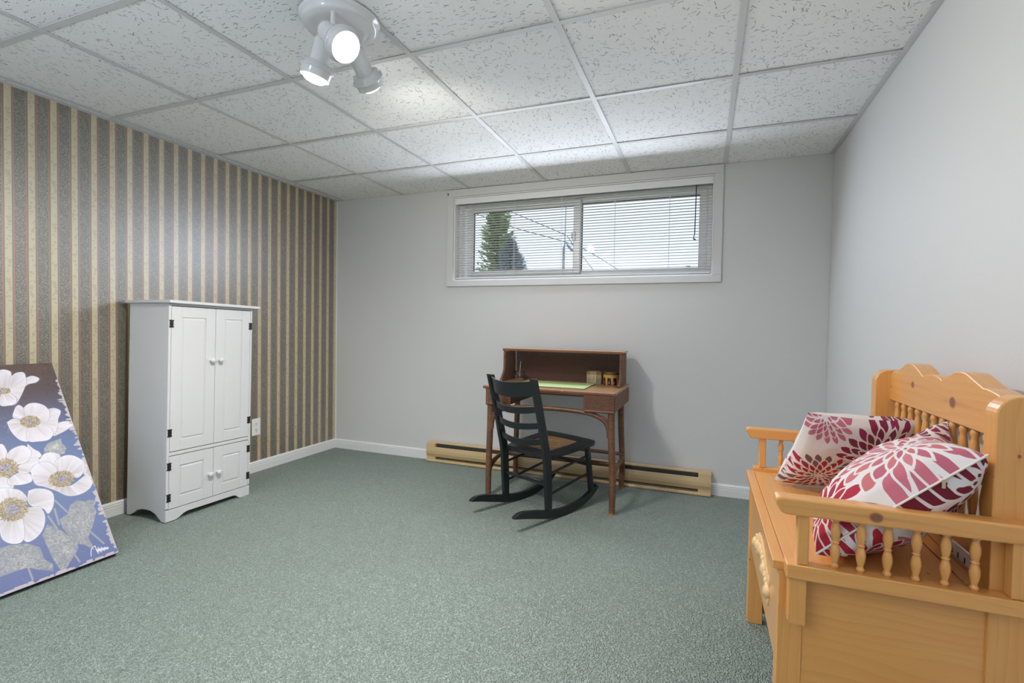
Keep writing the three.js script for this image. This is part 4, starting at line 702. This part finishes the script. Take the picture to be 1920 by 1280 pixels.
// far pillow: leans on the backrest, front turned to the camera
pillow('white pillow with two crimson dahlia prints and a rose one, further from the camera', [3.462, 0.694, 1.665], [0.962, -0.04, -0.27], [0.2, 0.8, 0.56], 0.332, 0.13,
  print([[0.15, 1.0, 0.25, ROSE, 4, 1], [0.68, 0.66, 0.4, WINE, 5, 2], [0.28, 0.28, 0.36, GREYED, 5, 3]]), print([[0.3, 0.3, 0.3, RED, 4, 5], [0.8, 0.8, 0.3, WINE, 4, 6]]), 3, false);
// near pillow: tipped on its lower edge against the backrest, its zipped side towards the camera
pillow('pillow with pink and dark red dahlia prints and a zipped edge, nearest the camera', [3.452, 0.692, 2.105], [0.73, 0.66, 0.05], [0.23, -0.09, -0.97], 0.378, 0.19,
  print([[0.2, 0.86, 0.34, ROSE, 4, 14], [0.95, 0.98, 0.3, WINE, 5, 13], [0.16, 0.14, 0.3, RED, 3, 12], [0.78, 0.3, 0.44, SALMON, 5, 11]]), print([[0.45, 0.35, 0.3, SALMON, 4, 23], [0.12, 0.2, 0.3, RED, 4, 22], [0.92, 0.1, 0.44, DARK, 5, 21]]), 7, true, 0.06);

// ---------- flower canvas leaning on the papered wall ----------
{
  const art = {   // outlines of the printed shapes in millimetres: from the right edge, from the bottom
    f1p1: '319,424 287,413 260,394 247,356 259,344 291,363 335,353',
    f1p2: '235,386 208,388 174,372 159,344 171,296 196,266 206,292 232,306 248,340',
    f1p3: '254,314 217,301 210,259 227,211 259,180 292,175 299,218 277,284',
    f1p4: '281,286 290,214 306,181 335,185 356,209 359,242 349,290 317,283',
    f3p4: '298,589 276,618 265,604 264,564 277,544 306,552',
    f3p5: '319,494 293,473 275,432 289,406 321,413 337,445',
    f1p5: '360,373 329,362 326,324 343,298 380,281',
    f4p7: '188,599 174,571 158,551 157,530 187,518 203,534',
    f2p1: '170,508 146,537 114,538 90,517 99,474 120,444 148,457',
    f2p2: '115,490 80,511 44,505 15,470 21,422 55,394 84,427 120,444',
    f2p3: '22,472 -1,475 -12,450 -3,409 20,397 26,411',
    f2p4: '208,474 182,496 146,498 121,468 127,434 147,428 147,392 182,392 207,411',
    f2p5: '203,407 156,389 117,371 81,366 15,398 0,366 24,330 67,314 111,322 143,356 175,384',
    f3p1: '269,559 247,585 208,596 188,574 188,550 209,521 244,513 264,530',
    f3p2: '241,506 204,525 178,527 165,509 209,469 245,473',
    f3p3: '285,457 249,474 212,458 216,425 257,421 289,436',
    f4p1: '159,777 138,793 111,793 84,774 75,742 90,701 122,686 159,718',
    f4p2: '75,755 50,756 31,737 51,698 57,678 88,621 109,636 122,686',
    f4p3: '57,678 33,682 11,678 -5,662 32,638 68,623 88,621',
    f4p4: '173,674 146,686 116,682 91,658 89,628 111,603 151,603 181,614',
    f4p5: '232,715 206,728 184,712 173,674 175,629 185,611 210,625 228,669',
    f4p6: '188,782 174,792 161,773 157,747 168,719 190,723 207,739',
    f5p1: '216,962 190,977 166,967 166,941 185,887 209,868 235,876',
    f5p2: '167,939 145,956 121,957 116,936 128,889 159,832 185,798 206,805 185,887',
    f5p3: '122,924 92,935 69,919 85,900 114,894 133,881 146,874',
    f5p4: '223,853 201,863 181,840 179,810 202,796 235,801',
    l1: '83,292 59,275 39,277 14,263 32,242 27,216 48,176 59,156 90,111 85,80 81,44 111,85 142,104 165,186 167,227 132,242 114,277',
    l2: '212,221 191,202 169,171 133,106 136,79 168,43 202,10 217,17 229,70 238,182',
    l3: '373,181 343,183 293,168 257,136 255,82 234,51 239,22 279,46 312,72 350,74 397,72',
    l4: '138,563 122,584 92,594 65,599 68,576 56,548 72,522 95,521 122,538 143,539',
    c1: '302,323 261,306 312,278',
    c2: '112,405 72,391 121,373',
    c3: '283,509 248,497 291,473',
    c4: '154,704 124,695 159,680',
    c5: '214,869 190,864 217,857',
    st: '160,315 131,248 171,279 173,206 199,255 147,22 75,133 42,62 311,71 309,19',
    sig: '101,30 31,34'
  };
  const S = 1.0, px = 2000 / S, pts = (s) => s.split(' ').map((p) => { const [a, b] = p.split(',').map(Number); return [2000 - a / 1000 * px, 2000 - b / 1000 * px]; });
  const map = canvasTexture(2000, 2000, (g, w, h) => {
    const R = rng(17);
    const bg = g.createLinearGradient(0, 0, 0, h); bg.addColorStop(0, '#5a4640'); bg.addColorStop(0.14, '#52454a'); bg.addColorStop(0.27, '#565a76'); bg.addColorStop(0.42, '#61719a'); bg.addColorStop(0.75, '#67779f'); bg.addColorStop(1, '#666f9c'); g.fillStyle = bg; g.fillRect(0, 0, w, h);
    for (let i = 0; i < 2600; i++) { const x = R() * w, y = Math.pow(R(), 1.7) * h, a = R() * 6.3, l = 10 + R() * 40; g.strokeStyle = y < h * 0.22 ? ['rgba(128,98,78,.28)', 'rgba(44,34,38,.28)', 'rgba(80,66,84,.25)'][i % 3] : ['rgba(150,166,206,.16)', 'rgba(88,98,146,.16)', 'rgba(122,130,170,.16)'][i % 3]; g.lineWidth = 2 + R() * 6; g.beginPath(); g.moveTo(x, y); g.quadraticCurveTo(x + l * Math.cos(a), y + l * Math.sin(a), x + l * 1.4 * Math.cos(a + 0.5), y + l * 1.4 * Math.sin(a + 0.5)); g.stroke(); }
    const blob = (p, sharp) => { g.beginPath(); if (sharp) { p.forEach((q, i) => i ? g.lineTo(...q) : g.moveTo(...q)); g.closePath(); return; } const c = smooth(p, p.length * 10, true); c.forEach((q, i) => i ? g.lineTo(...q) : g.moveTo(...q)); g.closePath(); };
    const box = (p) => { const xs = p.map((q) => q[0]), ys = p.map((q) => q[1]); return [Math.min(...xs), Math.min(...ys), Math.max(...xs), Math.max(...ys)]; };
    // stems, leaves
    const st = pts(art.st); g.lineCap = 'round'; for (let i = 0; i + 1 < st.length; i += 2) { g.strokeStyle = '#9a99a4'; g.lineWidth = 15; g.beginPath(); g.moveTo(...st[i]); g.lineTo(...st[i + 1]); g.stroke(); }
    for (const k of ['l3', 'l1', 'l2', 'l4']) { const p = pts(art[k]), b = box(p); g.save(); blob(p, true); g.fillStyle = '#93949b'; g.fill(); g.clip(); for (let i = 0; i < 700; i++) { g.strokeStyle = ['rgba(178,178,176,.5)', 'rgba(128,130,142,.45)', 'rgba(214,212,196,.4)', 'rgba(150,152,160,.5)'][i % 4]; const s = i % 4 === 2 ? 0.35 : 1; g.lineWidth = 2 + R() * 9 * s; const mx = (b[0] + b[2]) / 2, my = (b[1] + b[3]) / 2, x = i % 4 === 2 ? mx + (R() + R() - 1) * (b[2] - b[0]) * 0.3 : b[0] + R() * (b[2] - b[0]), y = i % 4 === 2 ? my + (R() + R() - 1) * (b[3] - b[1]) * 0.3 : b[1] + R() * (b[3] - b[1]), a = R() * 6.3; g.beginPath(); g.moveTo(x, y); g.lineTo(x + Math.cos(a) * 34 * s, y + Math.sin(a) * 34 * s); g.stroke(); } g.restore(); }
    // petals, painted from the outside in; each has a soft painted tint at its root
    const flower = (keys, c) => {
      const C = pts(art[c]), cx = C[0][0], cy = C[0][1], rx = Math.abs(C[1][0] - cx), ry = Math.abs(C[2][1] - cy);
      for (const k of keys) {
        const p = pts(art[k]), b = box(p), mx = (b[0] + b[2]) / 2, my = (b[1] + b[3]) / 2, far = Math.hypot(mx - cx, my - cy) + Math.max(b[2] - b[0], b[3] - b[1]) * 0.5, gr = g.createRadialGradient(cx, cy, rx * 0.4, cx, cy, far);
        gr.addColorStop(0, '#aaa19a'); gr.addColorStop(0.3, '#c3bcbc'); gr.addColorStop(0.7, '#d3ced5'); gr.addColorStop(1, '#dcd8e1');
        blob(p, false); g.strokeStyle = 'rgba(150,142,150,.28)'; g.lineWidth = 16; g.stroke(); g.fillStyle = gr; g.fill(); g.save(); g.clip();
        for (let i = 0; i < 40; i++) { const a = Math.atan2(my - cy, mx - cx) + (R() - 0.5) * 2.2, l = far * (0.7 + R() * 0.4); g.strokeStyle = i % 2 ? 'rgba(176,168,176,.10)' : 'rgba(236,232,240,.16)'; g.lineWidth = 8 + R() * 26; g.beginPath(); g.moveTo(cx + Math.cos(a) * rx, cy + Math.sin(a) * ry); g.quadraticCurveTo(cx + Math.cos(a + 0.12) * l * 0.6, cy + Math.sin(a + 0.12) * l * 0.6, cx + Math.cos(a + 0.05) * l, cy + Math.sin(a + 0.05) * l); g.stroke(); }
        blob(p, false); g.strokeStyle = 'rgba(226,222,232,.8)'; g.lineWidth = 7; g.stroke(); g.restore();
      }
      for (let i = 0; i < 1900; i++) { const a = R() * 6.3, q = Math.sqrt(R()) * (0.95 + 0.3 * R()), x = cx + Math.cos(a) * rx * q, y = cy + Math.sin(a) * ry * q; g.fillStyle = q < 0.48 ? ['#8a8496', '#a299a8', '#6f6a7e', '#b3a9b0'][i % 4] : ['#a8977a', '#94836a', '#bfb094', '#86775e'][i % 4]; g.beginPath(); g.arc(x, y, 1.5 + R() * 3.6, 0, 7); g.fill(); }
    };
    // flowers beyond the left edge of the picture
    const extra = (x, y, r) => { for (let i = 0; i < 7; i++) { const a = i / 7 * 6.28; g.fillStyle = '#d6d1da'; g.strokeStyle = 'rgba(196,190,206,.8)'; g.lineWidth = 5; g.beginPath(); g.ellipse(x + Math.cos(a) * r * 0.55, y + Math.sin(a) * r * 0.5, r * 0.5, r * 0.38, a, 0, 7); g.fill(); g.stroke(); } for (let i = 0; i < 300; i++) { const a = R() * 6.3, q = Math.sqrt(R()) * r * 0.3; g.fillStyle = ['#b39a68', '#8d86a0', '#d2bb86'][i % 3]; g.beginPath(); g.arc(x + Math.cos(a) * q, y + Math.sin(a) * q, 5, 0, 7); g.fill(); } };
    extra(480, 560, 330); extra(700, 1250, 340); extra(250, 1250, 300); extra(1150, 1080, 260);
    flower(['f5p1', 'f5p3', 'f5p2', 'f5p4'], 'c5'); flower(['f4p7', 'f4p3', 'f4p2', 'f4p6', 'f4p1', 'f4p5', 'f4p4'], 'c4'); flower(['f3p5', 'f3p4', 'f3p3', 'f3p2', 'f3p1'], 'c3'); flower(['f2p3', 'f2p1', 'f2p2', 'f2p4', 'f2p5'], 'c2'); flower(['f1p5', 'f1p1', 'f1p2', 'f1p3', 'f1p4'], 'c1');
    // worn pale edges and the signature
    g.fillStyle = '#b9b0b8'; for (let i = 0; i < 420; i++) { const y = h * (0.1 + R() * 0.9), s = Math.pow(R(), 3) * 46 * (0.4 + 0.9 * vnoise(y / 60, 3, 99, 99, 5)); g.beginPath(); g.ellipse(w, y, s, 5 + R() * 14, 0, 0, 7); g.fill(); } for (let i = 0; i < 220; i++) g.fillRect(R() * w, h - R() * R() * 34, 20 + R() * 60, 34);
    const sg = pts(art.sig); g.strokeStyle = '#d9d6e2'; g.lineWidth = 6; g.beginPath(); g.moveTo(sg[0][0], sg[0][1] + 6); g.quadraticCurveTo(sg[0][0] + 8, sg[0][1] - 70, sg[0][0] + 50, sg[0][1] - 70); for (let i = 0; i <= 40; i++) { const q = i / 40; g.lineTo(sg[0][0] + 50 + q * (sg[1][0] - sg[0][0] - 50), sg[0][1] - 24 + q * (sg[1][1] - sg[0][1] + 20) + Math.sin(i * 1.9) * 15 * (1 - q * 0.6)); } g.stroke();
  });
  const up = new THREE.Vector3(0.045 - 0.552, 0.87 - 0.015, 0).normalize(), n = new THREE.Vector3(up.y, -up.x, 0), right = new THREE.Vector3(0, 0, -1);   // right: towards the window
  const t = thing('flower_painting', 'unframed canvas print of white anemones on blue leaning on the striped wall', 'painting', [0.527, 0, 2.58]), z0 = 2.07, D = 0.03;
  const O = new THREE.Vector3(0.552, 0.0155, z0), frame = new THREE.Matrix4().makeBasis(right, up, n).setPosition(O);
  const face = new THREE.PlaneGeometry(S, 0.992); face.translate(-S / 2, 0.496, 0); const body = new RoundedBoxGeometry(S, 0.992, D, 2, 0.003); body.translate(-S / 2, 0.496, -D / 2 - 0.0004);
  const hollow = mergeGeometries([tidy(body)]); hollow.applyMatrix4(frame); part('stretched_sides', hollow, std({ color: rgb('#3a343c'), roughness: 0.8 }), t, 'dark canvas sides');
  const printed = new THREE.BoxGeometry(S - 0.003, 0.989, 0.0016); printed.translate(-S / 2, 0.496, 0.0004); printed.applyMatrix4(frame);
  part('printed_face', printed, phys({ map, roughness: 0.5 }), t);
}
scene.traverse((o) => { delete o.userData.base; });
renderer.render(scene, camera);
